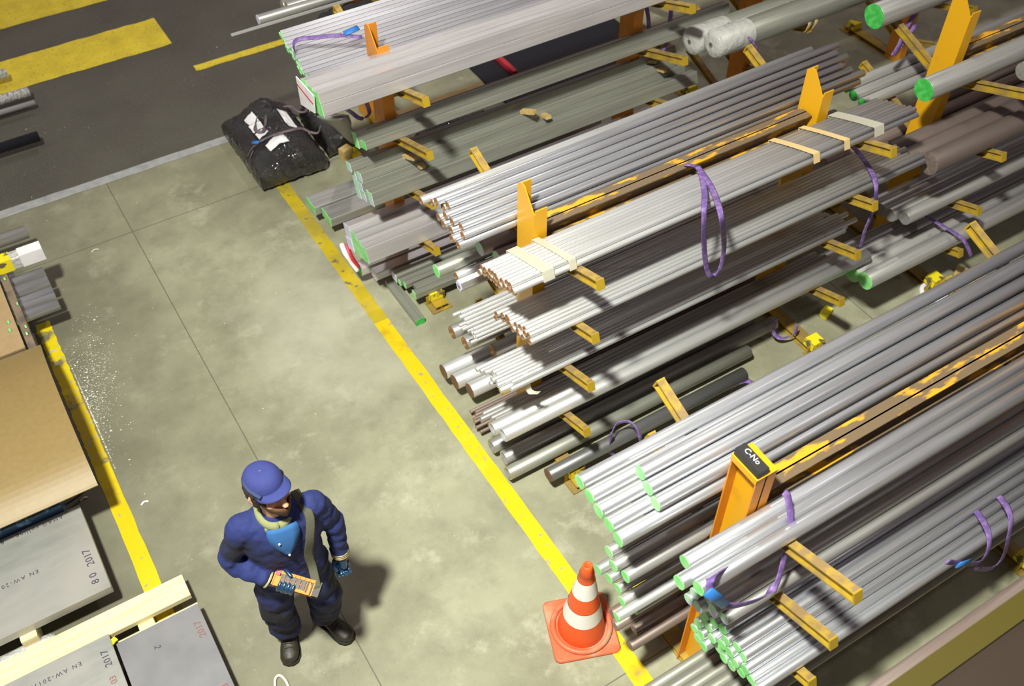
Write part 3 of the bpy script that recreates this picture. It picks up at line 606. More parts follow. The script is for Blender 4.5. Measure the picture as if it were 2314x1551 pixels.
paper([(564,293),(588,283),(598,296),(576,309)],.27,'white sheet on black bundle, middle of the row of three')
paper([(578,311),(598,298),(609,307),(588,320)],.27,'white sheet on black bundle, by the blue tag')
paper([(626,253),(645,249),(672,282),(652,284)],.28,'tallest white sheet on black bundle, nearest the rack')
paper([(600,330),(622,313),(634,326),(612,341)],.28,'white sheet on black bundle nearest the worker, left half')
paper([(622,313),(640,307),(655,322),(634,326)],.28,'white sheet on black bundle nearest the worker, right half')
def onb(px,py,z): return P(px,py,z)
sling([P(566,380,.10),P(558,365,.14),P(563,345,.22),P(580,325,.30),P(615,306,.335),P(650,296,.33),P(680,290,.30),P(700,298,.27),P(718,300,.27),P(724,285,.30)],'faded purple-brown sling lying across the black bundle',.032,M['dpurple'],hint=(0,0,1) if False else (.5,.8,0),blue=(P(570,322,.315),P(586,321,.325)))
sling([P(590,250,.28),P(584,262,.31),P(576,285,.325),P(580,296,.335),P(594,296,.335),P(600,280,.33),P(596,255,.30),P(588,246,.26),P(630,243,.25),P(655,240,.24),P(675,252,.24),P(690,252,.24),P(700,240,.22)],'faded brown sling looped at the back of the black bundle',.03,M['dpurple'],hint=(.5,.8,0))
sling([P(572,340,.26),P(566,360,.2),P(572,385,.08),P(585,380,.05)],'short tail of faded sling hanging down the side of the black bundle',.03,M['dpurple'],hint=(.5,.8,0))
block(2.50,6.79,0,.10,.08,.12,.3,'wooden core end poking out between the black bundles',m_=M['wood'])
# grey fabric under stack
bm=bmesh.new(); rings=[]
for i in range(9):
    t=i/8; c=P(752+50*t,262+60*t,1.0-.75*t); wd=.11*(1-.75*t)
    rings.append([c+rgt*(wd*math.cos(a)*(1+.15*math.sin(4*a+i)))+fwd*(.03*math.sin(a)) for a in [2*math.pi*k/16 for k in range(16)]])
loft(bm,rings); o=newobj('film_drape',bm,M['grey'],None,True); tag(o,'grey dusty film hanging between the black bundle and the orange column','plastic film')
# black cloth at the top
bm=bmesh.new()
for (dx,dy,r) in ((0,0,.10),(.13,.02,.09),(.25,.0,.08),(-.1,.0,.06)): ball(bm,(2.62+dx,6.86+dy,1.30),r,r*.8,.06)
o=newobj('cloth_bundle',bm,M['cloth'],None,True); remesh(o,.012,4); tag(o,'crumpled black cloth among the bars at the top edge','cloth')
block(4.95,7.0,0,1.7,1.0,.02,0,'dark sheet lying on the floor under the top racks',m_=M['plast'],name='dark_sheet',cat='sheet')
block(3.6,7.05,.0,.9,.16,.05,0,'pale wooden board on the floor under the top stack',m_=M['wood'],name='wooden_board',cat='board')
block(P(1140,140,.06).x,P(1140,140,.06).y,.02,.05,.4,.05,0,'red bar on the dark sheet under the top stack',m_=M['red'],name='red_bar',cat='bar')
# debris near the far foot
bm=bmesh.new(); tube(bm,[P(2110,660,.02)+Vector((.09*math.cos(a),.09*math.sin(a),0)) for a in [2*math.pi*i/16 for i in range(17)]],.02,8); o=newobj('film_roll',bm,M['white'],None,True); tag(o,'white ring of wrapping film on the floor at right','film')
p=P(2140,640,.02); block(p.x,p.y,0,.02,.2,.01,.2,'dark green strip on the floor by the white ring',m_=mat('green_strip',(.0,.2,.12),.5),name='green_strip',cat='strip')
p=P(2190,625,.03); block(p.x,p.y,0,.1,.22,.06,.5,'wooden offcut on the floor at right near the white ring')
for q in ((2085,655,'upper'),(2098,685,'lower')):
    p=P(q[0],q[1],.005); block(p.x,p.y,0,.04,.03,.01,.4,'bright green paint chip on the floor at right, %s of two'%q[2],m_=M['green'],name='paint_chip',cat='chip')
p=P(803,350,.03); block(p.x,p.y,0,.07,.16,.06,.1,'small yellow steel stop beside the black bundles on the floor',m_=M['footy'],name='steel_block',cat='block')
p=P(1868,702,.05); block(p.x,p.y,0,.09,.06,.06,.3,'small bright yellow block on the floor beside the far foot',m_=M['footy'],name='steel_block',cat='block')
# ---------------- front rail, bottom right ----------------
rk=rack(-.02,[2.0,4.1],label='blurred rack in the bottom right corner, under the dark brown beam',beamz=1.9)
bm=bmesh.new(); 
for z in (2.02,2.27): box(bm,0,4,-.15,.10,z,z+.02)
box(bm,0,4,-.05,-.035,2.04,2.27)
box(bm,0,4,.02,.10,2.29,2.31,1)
o=newobj('steel_beam',bm,[mat('shade_darkened_brown_beam',(.035,.022,.014),.6,.1),mat('shade_darkened_yellow_edge',(.07,.055,.006),.5)],loc=(1.2,.46,-.165)); tag(o,'blurred dark brown steel beam with a yellow edge, bottom right corner','beam')  # brown and yellow both darkened to carry the weak light in this corner
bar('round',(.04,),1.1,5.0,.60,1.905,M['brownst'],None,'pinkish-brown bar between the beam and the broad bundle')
rounds(None,1,1,.12,6,1,.035,1.5,5.2,M['brownst'],None,'added dark filler bar in the gap beside the blurred beam','added dark bars by the blurred beam',levels=LV,yc=-.02)  # bars added to keep the gap dark and cover the lit floor
rounds(None,1,3,.10,6,1,.04,1.9,5.2,M['steel'],None,'added dark filler bar lying low in the bottom right corner','added low dark bars bottom right',levels=LV,yc=-.02)  # added as dark fill over floor that would show bright
# ---------------- left side ----------------
bx=[]
def bearer(x,y,ly,h,label): return block(x,y,0,.09,ly,h,0,label,m_=M['pine'],name='wooden_bearer',cat='bearer')
bearer(-.75,6.25,1.1,.22,'timber bearer under the left-hand round bars'); bearer(-2.2,6.25,1.1,.22,'timber bearer under the left-hand bars, out at the left')
rl=[(45,528,.275,.045,6.60,M['aluo'],'thick grey round bar, furthest up the left edge near the grey strip'),]
for (px,py,r,z,l) in ((47,528,.052,.275,'thick grey round bar at the left edge, topmost near the grey strip'),(88,620,.042,.265,'shiny round bar, upper of the row at the left edge'),(97,640,.045,.268,'shiny round bar, second of the row at the left edge'),(112,660,.036,.258,'shadowed thin bar, third of the row at the left edge'),(126,668,.04,.262,'shiny round bar, fourth of the row at the left edge'),(133,687,.042,.264,'shiny round bar jutting out furthest at the left edge')):
    p=P(px,py,z); 
    bar('round',(r,),-3.0,p.x,p.y,.222+r,M['alu'] if py>600 else M['grey'],None,l)
p=P(92,556,.50); o=bar('flat',(.09,.10),-3.0,p.x,6.40,.424+.051,M['foil'],None,'square bundle in white and yellow wrapping sticking out at the left edge')
for i,(x0,x1,mm) in enumerate(((.0,.16,M['white']),(.22,.34,M['footy']),(.36,.5,M['pgreen']))):
    bm=bmesh.new(); box(bm,-x1,-x0,-.047,.047,-.052,.053); q=newobj('wrapping_paper',bm,mm,o); q.location=(3.0+p.x,0,0); q['label']=['white wrapping patch','yellow wrapping patch','pale green wrapping patch'][i]
for i in range(3):
    p=P(36+6*i,600+12*i,.28); bar('round',(.022,),-3.0,p.x,p.y+.0,.222+.022,M['aluw'],None,'thin pale bar beside the wrapped square bundle, %s of three going down'%ORD[i])
for (px,py,r,m_,l,z) in ((20,165,.045,M['foil'],'film-wrapped bar end on the road at the top left',.12),(75,205,.045,M['foil'],'bundle end wrapped in printed film, left edge on the road',.12),(86,225,.024,M['aluw'],'pale bar lying beside the film-wrapped bundle on the road',.12),(76,312,.045,M['plast'],'black plastic tube on the road at the left edge',.12)):
    p=P(px,py,z); bar('round',(r,),-2.5,p.x,p.y,.08+r,m_,None,l)
bearer(-.6,8.4,2.2,.08,'timber bearer on the road under the left-hand bars'); bearer(-1.9,8.4,2.2,.08,'timber bearer on the road further left')
# boards
def bent(name,x0,x1,ys,zs,th,m_,label,cat,me=None):
    bm=bmesh.new(); pts=spline([(0,y,z) for y,z in zip(ys,zs)],8); rows=[]
    for p in pts:
        rows.append([bm.verts.new((x0,p.y,p.z)),bm.verts.new((x1,p.y,p.z)),bm.verts.new((x1,p.y,p.z-th)),bm.verts.new((x0,p.y,p.z-th))])
    for a,b in zip(rows,rows[1:]):
        for i in range(4):
            f=bm.faces.new((a[i],a[(i+1)%4],b[(i+1)%4],b[i])); f.material_index=1 if i==1 else 0
    bm.faces.new(rows[0]);bm.faces.new(list(reversed(rows[-1])))
    bmesh.ops.recalc_face_normals(bm,faces=bm.faces[:]); o=newobj(name,bm,[m_,me or m_]); return tag(o,label,cat)
bent('brown_board',-1.7,-.305,[4.17,4.40,4.8,5.2,5.50],[.47,.56,.60,.56,.45],.006,M['board'],'large brown sheet bending down over the left stack, darker at its back edge','board',M['boarde'])
block(-1.02,5.30,0,1.25,.3,.46,0,'brown crate under the bent brown sheet',m_=M['boarde'],name='crate',cat='crate')
bm=bmesh.new(); box(bm,-1.4,-.40,5.56,6.47,.34,.41,1); box(bm,-1.4,-.40,5.56,6.47,.411,.423); box(bm,-.385,-.335,5.50,6.49,.335,.42,1)
o=newobj('cardboard_crate',bm,[M['card'],M['boarde']]); tag(o,'crate with flat tan top and dark brown side, spotted with green paint','crate')
for (a,b,zz) in ((-.36,6.30,.418),(-.345,6.0,.418),(-.35,5.75,.418),(-.44,5.85,.421),(-.45,5.77,.421),(-.36,5.68,.418)):
    bm=bmesh.new(); box(bm,a-.010,a+.010,b-.018,b+.018,zz,zz+.006,bev=.004); newobj('paint_splash',bm,M['green'],o)['label']='bright green paint splash'
block(-1.20,4.42,0,1.3,.26,.30,0,'blue film-covered block half hidden under the brown sheet',m_=mat('blue_film',(.05,.12,.22),.25,0,((.25,.45,.7),12,(1,1,1),.55,.65),bump=(30,.8)),name='film_covered_block',cat='block')
ribbon('black_cable',[P(0,1200,.05),P(80,1170,.05),P(150,1140,.04),P(190,1112,.03)],.02,M['plast'],'black cable curving out beside the blue block','cable')
def slab(x0,x1,y0,y1,z0,z1,m_,label,rz=0,bev=.002):
    bm=bmesh.new(); cx,cy=(x0+x1)/2,(y0+y1)/2; box(bm,x0-cx,x1-cx,y0-cy,y1-cy,0,z1-z0,bev=bev)
    o=newobj('metal_plate',bm,m_,loc=(cx,cy,z0)); o.rotation_euler=(0,0,rz); return tag(o,label,'plate')
bearer(-.95,3.9,.62,.18,'timber bearer under the thick stamped plate')
pa=slab(-2.1,-.458,3.63,4.275,.18,.245,M['plate'],'thick aluminium plate stamped EN AW-2017, marked 80 2017 at its edge')
def tx(par,body,size,x,y,top,rz,m_,nm='stamped_lettering',sp=1.0):
    return text(nm,body,size,(x-par.location.x,y-par.location.y,top-par.location.z+.0008),rz,m_,par,sp=sp)
q=P(86,1287,.245); tx(pa,'EN AW-2017A',.036,q.x,q.y,.245,math.pi,M['ink'],sp=1.35); q=P(141,1164,.245); tx(pa,'AMAG rolling',.036,q.x,q.y,.245,math.pi,M['ink'],sp=1.35); q=P(8,1222,.245); tx(pa,'8',.036,q.x,q.y,.245,math.pi,M['ink'])
tx(pa,'8 0',.062,-.505,3.69,.245,math.pi/2,M['ink'],'handwriting'); tx(pa,'2017',.062,-.495,3.82,.245,math.pi/2,M['ink'],'handwriting')
# wrapped bar end
bm=bmesh.new(); tube(bm,spline([(-2.0,3.62-.04,.06),(-1.2,3.585,.06),(-.95,3.585,.06),(-.86,3.585,.055),(-.835,3.585,.05)],5),[.055]*16+[.05,.045,.04,.03,.012],14); o=newobj('film_wrapped_bar',bm,M['foil'],None,True); tag(o,'bar end twisted in clear film, on the floor below the thick plate','bar')
# pallet
pl=empty('pallet',(-.6,3.1,0),'pale pine pallet under the two bottom left plates','pallet')
for (x0,x1,y0,y1,z0,z1) in ((-2.1,-.09,3.40,3.555,.11,.15),(-.535,-.075,3.20,3.335,.11,.15),(-2.1,-.10,2.75,2.9,.11,.15),(-2.1,-.10,2.4,2.52,.11,.15)):
    bm=bmesh.new(); box(bm,x0+.6,x1+.6,y0-3.1,y1-3.1,z0,z1,bev=.002); newobj('board',bm,M['pine'],pl)
for x in (-.37,-1.15,-1.9):
    bm=bmesh.new(); box(bm,x-.045+.6,x+.045+.6,2.4-3.1,3.54-3.1,0,.109,bev=.002); newobj('bearer',bm,M['pine'],pl)
pb=slab(-2.1,-.565,2.45,3.395,.1515,.175,M['plate'],'bottom left plate stamped EN AW-2017A lying on the pallet',.0)
pc=slab(-.548,-.075,2.35,3.315,.1515,.17,M['plate2'],'smooth grey plate on the pallet, closest to the worker',.0)
pb.location.z=.151; pc.location.z=.151
q=P(183,1495,.175); tx(pb,'EN AW-2017A-T',.036,q.x,q.y,.1745,math.pi,M['ink'],sp=1.35); tx(pb,'2017',.055,-.60,3.20,.1745,math.pi/2+.0,M['ink'],'handwriting'); tx(pb,'03',.05,-.605,3.09,.1745,math.pi/2,M['inkr'],'handwriting')
tx(pc,'2017',.055,-.10,3.10,.1695,math.pi/2,M['inkr'],'handwriting'); tx(pc,'2',.05,-.37,3.19,.1695,math.pi/2+2.9,M['ink'],'handwriting'); tx(pc,'IN 4',.035,-.37,2.86,.1695,-math.pi/2,M['ink']); tx(pc,'08',.06,-.10,2.72,.1695,math.pi/2,M['inkr'],'handwriting')
block(-.56,3.345,.152,.05,.035,.012,.4,'scrap of yellow film at the corner where the two plates meet',m_=M['footy'],name='film_scrap',cat='scrap')
ribbon('rope_loop',[P(622,1560,.012),P(622,1535,.012),P(632,1527,.012),P(645,1538,.012),P(655,1560,.012)],.018,M['rope'],'white rope loop on the floor at the bottom edge','rope',hint=(0,0,1),th=.008)
# swarf
bm=bmesh.new(); rr=random.Random(2)
def flake(x,y,s):
    a=rr.uniform(0,6.28); c=Vector((x,y,.004)); d=Vector((math.cos(a),math.sin(a),0))*s; e=Vector((-math.sin(a),math.cos(a),rr.uniform(-.1,.5)))*s*rr.uniform(.2,.6)
    bm.faces.new([bm.verts.new(c+d),bm.verts.new(c+e+Vector((0,0,.001))),bm.verts.new(c-d),bm.verts.new(c-e+Vector((0,0,.002)))])
for i in range(1500):
    p=P(rr.gauss(205,32),rr.gauss(885,75),0); p=Vector((max(p.x,-.2),p.y,0)); flake(p.x,p.y,rr.uniform(.0025,.0075))
for i in range(700): flake(rr.uniform(-.15,1.8),rr.uniform(1.7,7.5),rr.uniform(.0012,.004))
for i in range(350): flake(rr.uniform(-.5,3),rr.uniform(7.7,10.5),rr.uniform(.0015,.0045))
o=newobj('metal_swarf',bm,mat('bright_swarf',(.8,.78,.68),.4,.4)); tag(o,'scattered bright metal chips on the floor, thickest along the left yellow line','swarf',kind='stuff')
for i,(px,py,c,s) in enumerate(((216,568,'tape',.03),(328,1139,'white',.025),(190,1130,'tape',.025),(120,797,'tape',.03),(435,1407,'white',.018))):
    p=P(px,py,0); ribbon('litter_scrap',[p+Vector((-s,0,.004)),p+Vector((0,s*.5,.008)),p+Vector((s,s*.2,.004))],.016,M[c],['cream scrap of tape on the concrete near the upper left','small white scrap on the floor left of the worker','curled cream scrap beside the bent brown sheet','cream scrap on the left yellow line','white fleck on the floor between plate and worker'][i],'scrap',hint=(0,1,0))
# ---------------- cone ----------------
cx,cy_=1.765,2.10
co=empty('traffic_cone',(cx,cy_,0),'orange and white traffic cone beside the yellow line','traffic cone',rz=math.radians(-20.3))
bm=bmesh.new(); hw=.192
poly=[]
for sx,sy,a0 in ((1,1,0),(-1,1,90),(-1,-1,180),(1,-1,270)):
    for k in range(5):
        a=math.radians(a0+k*22.5); poly.append((sx*(hw-.035)+.035*math.cos(a),sy*(hw-.035)+.035*math.sin(a)))
lo=[Vector((x,y,0)) for x,y in poly]; mi_=[Vector((x,y,.018)) for x,y in poly]; hi=[Vector((x*.96,y*.96,.024)) for x,y in poly]
loft(bm,[lo,mi_,hi]); base=newobj('base_plate',bm,M['cob'],co)
def lathe(name,prof,m_,parent,seg=40):
    bm=bmesh.new(); loft(bm,[[Vector((r*math.cos(a),r*math.sin(a),z)) for a in [2*math.pi*i/seg for i in range(seg)]] for r,z in prof],cap=False); o=newobj(name,bm,m_,parent,True); return o
lathe('rim',[(.175,.022),(.182,.034),(.178,.046),(.165,.05),(.152,.046),(.150,.03)],M['cob'],co)
def rz_(z): return .138-(z-.03)*(.138-.026)/(.72-.03)
zs=[.03,.20,.325,.45,.585,.72]
for i,(a,b) in enumerate(zip(zs,zs[1:])):
    m_=M['cor'] if i%2==0 else M['cow']
    prof=[(rz_(a)+(.0 if i%2==0 else .0015),a),(rz_(b)+(.0 if i%2==0 else .0015),b)]
    if i==4: prof=[(rz_(.585),.585),(rz_(.64),.64),(rz_(.64)+.003,.645),(rz_(.70),.70),(rz_(.72),.72),(.017,.722),(.016,.62)]
    o=lathe('cone_band' if i else 'cone_body',prof,m_,co); 
    o['label']=['orange lower band','white lower band','orange middle band','white upper band','orange tip, scuffed'][i]
# ---------------- worker ----------------
V=Vector
LH=V((.985,-.17,0)).normalized(); FH=V((-.17,-.985,0)).normalized()
def tc_(z): # torso centre line
    return V((.405,2.815,0)).lerp(V((.42,2.775,0)),max(0,min(1,(z-.9)/.55)))+V((0,0,z))
TR=[(.90,.185,.135),(1.0,.185,.138),(1.12,.18,.132),(1.25,.195,.135),(1.34,.205,.13),(1.40,.195,.115),(1.44,.155,.095),(1.475,.10,.08),(1.50,.07,.068)]
def tr_at(z):
    for (a,b) in zip(TR,TR[1:]):
        if a[0]<=z<=b[0]:
            t=(z-a[0])/(b[0]-a[0]); return a[1]+(b[1]-a[1])*t,a[2]+(b[2]-a[2])*t
    return TR[-1][1:] if z>1.5 else TR[0][1:]
def tsurf(z,ang,off=0):
    "ang 0 = straight ahead, positive to his left"
    a,b=tr_at(z); return tc_(z)+LH*((a+off)*math.sin(ang))+FH*((b+off)*math.cos(ang))
def ring(c,u,v,a,b,n=20): return [c+u*(a*math.cos(t))+v*(b*math.sin(t)) for t in [2*math.pi*i/n for i in range(n)]]
SR=V((.245,2.80,1.415)); SL=V((.59,2.745,1.415)); ER=V((.150,2.835,1.15)); EL=V((.668,2.765,1.14))
WR=P(606,1308,1.06); WL=P(768,1246,.90)
HR=V((.325,2.84,.90)); HL=V((.495,2.81,.90)); KR=V((.285,2.865,.50)); KL=V((.535,2.80,.50)); AR=V((.305,2.93,.11)); AL=V((.525,2.90,.11))
HC=V((.412,2.755,1.665)); HF=V((.30,-.94,.13)).normalized(); HX=V((.953,.304,0)).normalized(); HU=HX.cross(HF).normalized()
if HU.z<0: HU=-HU
def hp(x,y,z): return HC+HX*x+HF*y+HU*z      # x to his left, y forward, z up
bm=bmesh.new()
loft(bm,[ring(tc_(z),LH,FH,a-.02,b-.02) for z,a,b in TR])
loft(bm,[ring(tc_(z),LH,FH,a,b) for z,a,b in ((.78,.13,.09),(.86,.155,.11),(.92,.165,.115))])
tube(bm,[V((.42,2.775,1.46)),V((.415,2.768,1.53)),hp(0,-.02,-.06)],[.062,.058,.06],16)
for s,e,w_ in ((SR,ER,WR),(SL,EL,WL)): tube(bm,spline([s,e,w_],5),[.040]*3+[.034]*3+[.030]*3+[.028]*2,12)
for h,k,a in ((HR,KR,AR),(HL,KL,AL)): tube(bm,spline([h+V((0,0,.02)),k,a],5),[.08]*3+[.065]*3+[.052]*3+[.042]*2,14)
# head: cranium, jaw, nose, ears, lips
rot=Matrix((HX,HF,HU)).transposed()
ball(bm,hp(0,-.012,.025),.076,.096,.098,rot=rot)
ball(bm,hp(0,.022,-.048),.060,.066,.070,rot=rot)
ball(bm,hp(0,.066,-.095),.030,.026,.024,rot=rot)
tube(bm,[hp(0,.080,.020),hp(0,.096,-.005),hp(0,.112,-.030),hp(0,.092,-.042)],[.009,.011,.016,.012],10)
for s in (-1,1):
    ball(bm,hp(s*.040,.058,-.028),.024,.022,.022,rot=rot)
    ball(bm,hp(s*.030,.078,.030),.026,.012,.008,rot=rot)
    tube(bm,[hp(s*.076,-.004,.012),hp(s*.088,-.014,.018),hp(s*.092,-.020,.0),hp(s*.086,-.012,-.028),hp(s*.078,-.002,-.032)],[.008,.009,.010,.009,.007],8)
person=newobj('person',bm,M['skin'],None,True); remesh(person,.006,2)
tag(person,'person in blue workwear and cap standing in the aisle, holding an orange remote','person')
# face parts
bm=bmesh.new()
for s in (-1,1): ball(bm,hp(s*.029,.080,.012),.010,.008,.007,rot=rot)
newobj('eyes',bm,M['eye'],person,True)
bm=bmesh.new(); ball(bm,hp(0,.088,-.066),.021,.008,.006,rot=rot); newobj('mouth',bm,M['lip'],person,True)
bm=bmesh.new()   # beard wraps the jaw
rows=[]
for i in range(25):
    a=math.radians(-105+210*i/24); col=[]
    for j in range(6):
        t=j/5; z=-.040-.070*t-(.0 if abs(a)>.6 else .018*(1-abs(a)/.6)); rx=.066*(1-.45*t*t); ry=.078*(1-.35*t*t)
        col.append(bm.verts.new(hp(rx*math.sin(a),.016+ry*math.cos(a)+(.012*math.cos(a) if abs(a)<.8 else 0),z+(.045*(abs(a)/1.83)**2)*(1-t))))
    rows.append(col)
for a,b in zip(rows,rows[1:]):
    for j in range(5): bm.faces.new((a[j],b[j],b[j+1],a[j+1]))
o=newobj('beard',bm,M['beard'],person,True); s=o.modifiers.new('s','SOLIDIFY'); s.thickness=.010; s.offset=0
bm=bmesh.new()
for a in range(-160,161,20):
    if abs(a)<65: continue
    q=math.radians(a)
    for k in range(3):
        ball(bm,hp(.079*math.sin(q),-.014+.097*math.cos(q),.035-.028*k),.019,.019,.026,seg=8)
o=newobj('hair',bm,M['hair'],person,True); remesh(o,.006,2)
# cap with crown and visor
bm=bmesh.new(); rings=[]
for i in range(10):
    t=i/9; a=math.pi/2*t; rr_=math.cos(a)**.62 if i<9 else .02
    rings.append([hp(.088*rr_*math.sin(q),-.018+.102*rr_*math.cos(q),.048+.074*math.sin(a)) for q in [2*math.pi*k/32 for k in range(32)]])
rings=[[hp(.085*math.sin(q),-.018+.099*math.cos(q),.038) for q in [2*math.pi*k/32 for k in range(32)]]]+rings
loft(bm,rings); cap_=newobj('cap',bm,M['cap'],person,True); s=cap_.modifiers.new('sub','SUBSURF'); s.levels=1; s.render_levels=1
bm=bmesh.new(); rows=[]
for i in range(17):
    q=math.radians(-68+136*i/16); row=[]
    for j in range(5):
        t=j/4; ext=.056*math.cos(q*1.15)**.6*t
        row.append(bm.verts.new(hp((.085+ext*.25)*math.sin(q),-.020+.099*math.cos(q)+ext,.052-.004*t-.022*abs(math.sin(q))**2*(.3+t))))
    rows.append(row)
for a,b in zip(rows,rows[1:]):
    for j in range(4): bm.faces.new((a[j],b[j],b[j+1],a[j+1]))
o=newobj('visor',bm,M['cap'],cap_,True); s=o.modifiers.new('s','SOLIDIFY'); s.thickness=.004
bm=bmesh.new(); tube(bm,spline([hp(-.045,-.094,.070),hp(-.070,-.050,.090),hp(-.083,.005,.078),hp(-.072,.062,.058)],5),.010,8,flat=.25,hint=HX); newobj('dark_stain_band',bm,M['capd'],cap_,True)
# scarf
bm=bmesh.new(); nc=V((.415,2.778,1.475))
for k,(rr_,dz,w2) in enumerate(((.070,.0,.024),(.078,-.026,.024))):
    tube(bm,[nc+LH*(rr_*math.sin(q))+FH*((rr_+.012)*math.cos(q))+V((0,0,dz-.022*math.cos(q))) for q in [2*math.pi*i/24 for i in range(25)]],w2,10)
newobj('scarf',bm,M['scarf'],person,True)
# jacket
bm=bmesh.new()
loft(bm,[ring(tc_(z),LH,FH,a,b,28) for z,a,b in [(.93,.192,.142)]+TR[1:]])
for s_,e,w_ in ((SR,ER,WR),(SL,EL,WL)):
    pts=spline([s_+(tc_(1.40)-s_)*.35,s_,s_.lerp(e,.5)+V((0,.005,0)),e,e.lerp(w_,.5),w_],4)
    n=len(pts); rad=[]
    for i in range(n):
        t=i/(n-1); rr_=.071-.027*t+ (.006*math.sin(i*2.4) if t>.3 else 0); rad.append(rr_)
    tube(bm,pts,rad,16)
jk=newobj('jacket',bm,M['jack'],person,True); remesh(jk,.010,3)
tx_=bpy.data.textures.new('folds','CLOUDS'); tx_.noise_scale=.09
d=jk.modifiers.new('d','DISPLACE'); d.texture=tx_; d.strength=.022; d.mid_level=.5
# shirt V and lapel edge
def patch(name,z0,z1,a0,w0,w1,off,m_,n=8):
    bm=bmesh.new(); rows=[]
    for i in range(n+1):
        t=i/n; z=z0+(z1-z0)*t; wd=w0+(w1-w0)*t
        rows.append([bm.verts.new(tsurf(z,a0+wd*k,off)) for k in (-1,-.5,0,.5,1)])
    for a,b in zip(rows,rows[1:]):
        for j in range(4): bm.faces.new((a[j],a[j+1],b[j+1],b[j]))
    o=newobj(name,bm,m_,person,True); s=o.modifiers.new('s','SOLIDIFY'); s.thickness=.012; s.offset=0; return o
sh_=patch('shirt',1.455,1.27,.02,.50,.02,.012,M['shirt'])
bm=bmesh.new()
for z,a in ((1.385,-.12),(1.285,.03)): ball(bm,tsurf(z,a,.024),.006,.006,.006,seg=8)
newobj('button',bm,M['cow'],sh_,True)
# trousers
bm=bmesh.new()
loft(bm,[ring(V((.408,2.822,z)),LH,FH,a,b,24) for z,a,b in ((.80,.150,.11),(.86,.178,.128),(.94,.182,.134),(1.02,.172,.126))])
for h,k,a in ((HR,KR,AR),(HL,KL,AL)):
    pts=spline([h+V((0,0,.03)),h.lerp(k,.5),k,k.lerp(a,.5),a+V((0,-.005,.015))],4); n=len(pts)
    rad=[(.103-.024*i/(n-1))+.007*math.sin(i*1.9) for i in range(n)]
    tube(bm,pts,rad,16)
tr_=newobj('trousers',bm,M['trou'],person,True); remesh(tr_,.010,2)
d=tr_.modifiers.new('d','DISPLACE'); d.texture=tx_; d.strength=.03; d.mid_level=.5
# boots
for a,toe,lab in ((AR,V((.238,2.765,0)),0),(AL,V((.598,2.715,0)),1)):
    dirv=(toe-V((a.x,a.y,0))); dirv.z=0; dn=dirv.normalized(); sd=V((-dn.y,dn.x,0)); Ln=dirv.length; heel=V((a.x,a.y,0))-dn*.085
    tot=Ln+.085
    prof=[(.0,.030,.075),(.05,.040,.10),(.25,.041,.10),(.45,.043,.085),(.65,.052,.068),(.82,.053,.060),(.94,.040,.050),(1.0,.012,.030)]
    bm=bmesh.new(); rings=[]
    for t,wd,h in prof:
        c=heel+dn*(tot*t); rings.append([c+sd*(wd*math.cos(q))+V((0,0,.022+h*(.5+.5*math.sin(q)))) for q in [2*math.pi*i/18 for i in range(18)]])
    loft(bm,rings); tube(bm,[V((a.x,a.y,.06)),V((a.x,a.y,.12)),a+V((0,0,.10))],[.05,.052,.058],16)
    b_=newobj('boot',bm,M['boot'],person,True); remesh(b_,.006,3)
    bm=bmesh.new(); out=[]
    for sgn in (1,-1):
        for t,wd,h in (prof if sgn>0 else list(reversed(prof))): out.append(heel+dn*(tot*t)+sd*(sgn*(wd+.004)))
    loft(bm,[[p for p in out],[p+V((0,0,.024)) for p in out]]); newobj('sole',bm,M['sole'],b_)
    bm=bmesh.new()
    for k in range(4):
        c=heel+dn*(.125+.022*k)+V((0,0,.122-.010*k)); tube(bm,[c-sd*.022,c+V((0,0,.006)),c+sd*.022],.003,6)
    newobj('laces',bm,M['strap'],b_,True)
# remote control with neck strap
r0=P(622,1306,1.075); r1=P(716,1334,1.04); ax=(r1-r0).normalized(); up=V((-.16,-.25,1)); up=(up-ax*up.dot(ax)).normalized(); wv=ax.cross(up).normalized()
if wv.dot(FH)<0: wv=-wv
rl_=(r1-r0).length; rc=(r0+r1)/2
RM=Matrix((ax,wv,up)).transposed()
def RP(a,b,c): return rc+ax*a+wv*b+up*c
rem=empty('crane_remote',rc,'orange crane remote held in the gloved right hand, hanging from a strap','remote control')
def radd(bm,name,m_,par=rem):
    for v in bm.verts: v.co=v.co-rc
    return newobj(name,bm,m_,par)
def rbox(bm,a0,a1,b0,b1,c0,c1,mi=0,bev=.003):
    g=bmesh.ops.create_cube(bm,size=1.0)['verts']
    for v in g: v.co=RP((a0+a1)/2+v.co.x*(a1-a0),(b0+b1)/2+v.co.y*(b1-b0),(c0+c1)/2+v.co.z*(c1-c0))
    for f in set(f for v in g for f in v.link_faces): f.material_index=mi
    bmesh.ops.bevel(bm,geom=list(set(e for v in g for e in v.link_edges)),offset=bev,segments=2,affect='EDGES')
h_=rl_/2
bm=bmesh.new(); rbox(bm,-h_,h_-.02,-.032,.032,-.022,.016,bev=.006); rbox(bm,-h_+.02,h_-.02,-.034,-.026,.012,.026)
for k in range(6): rbox(bm,-h_+.035+k*.024,-h_+.047+k*.024,-.034,-.024,.02,.031,bev=.002)
radd(bm,'case',M['remo'])
for k in range(5):
    for b_ in (-.012,.012):
        bm=bmesh.new(); c=-h_+.04+k*.026; rbox(bm,c-.008,c+.008,b_-.008,b_+.008,.014,.022,bev=.003); radd(bm,'button',M['black'])
bm=bmesh.new(); rbox(bm,-h_+.005,-h_+.02,-.03,-.015,.014,.03); radd(bm,'stop_button',M['red'])
bm=bmesh.new(); rbox(bm,h_-.022,h_+.012,-.030,.030,-.022,.018,bev=.006); rbox(bm,h_-.05,h_-.044,-.028,.028,.014,.019,bev=.001); radd(bm,'end_fitting',M['chrome'])
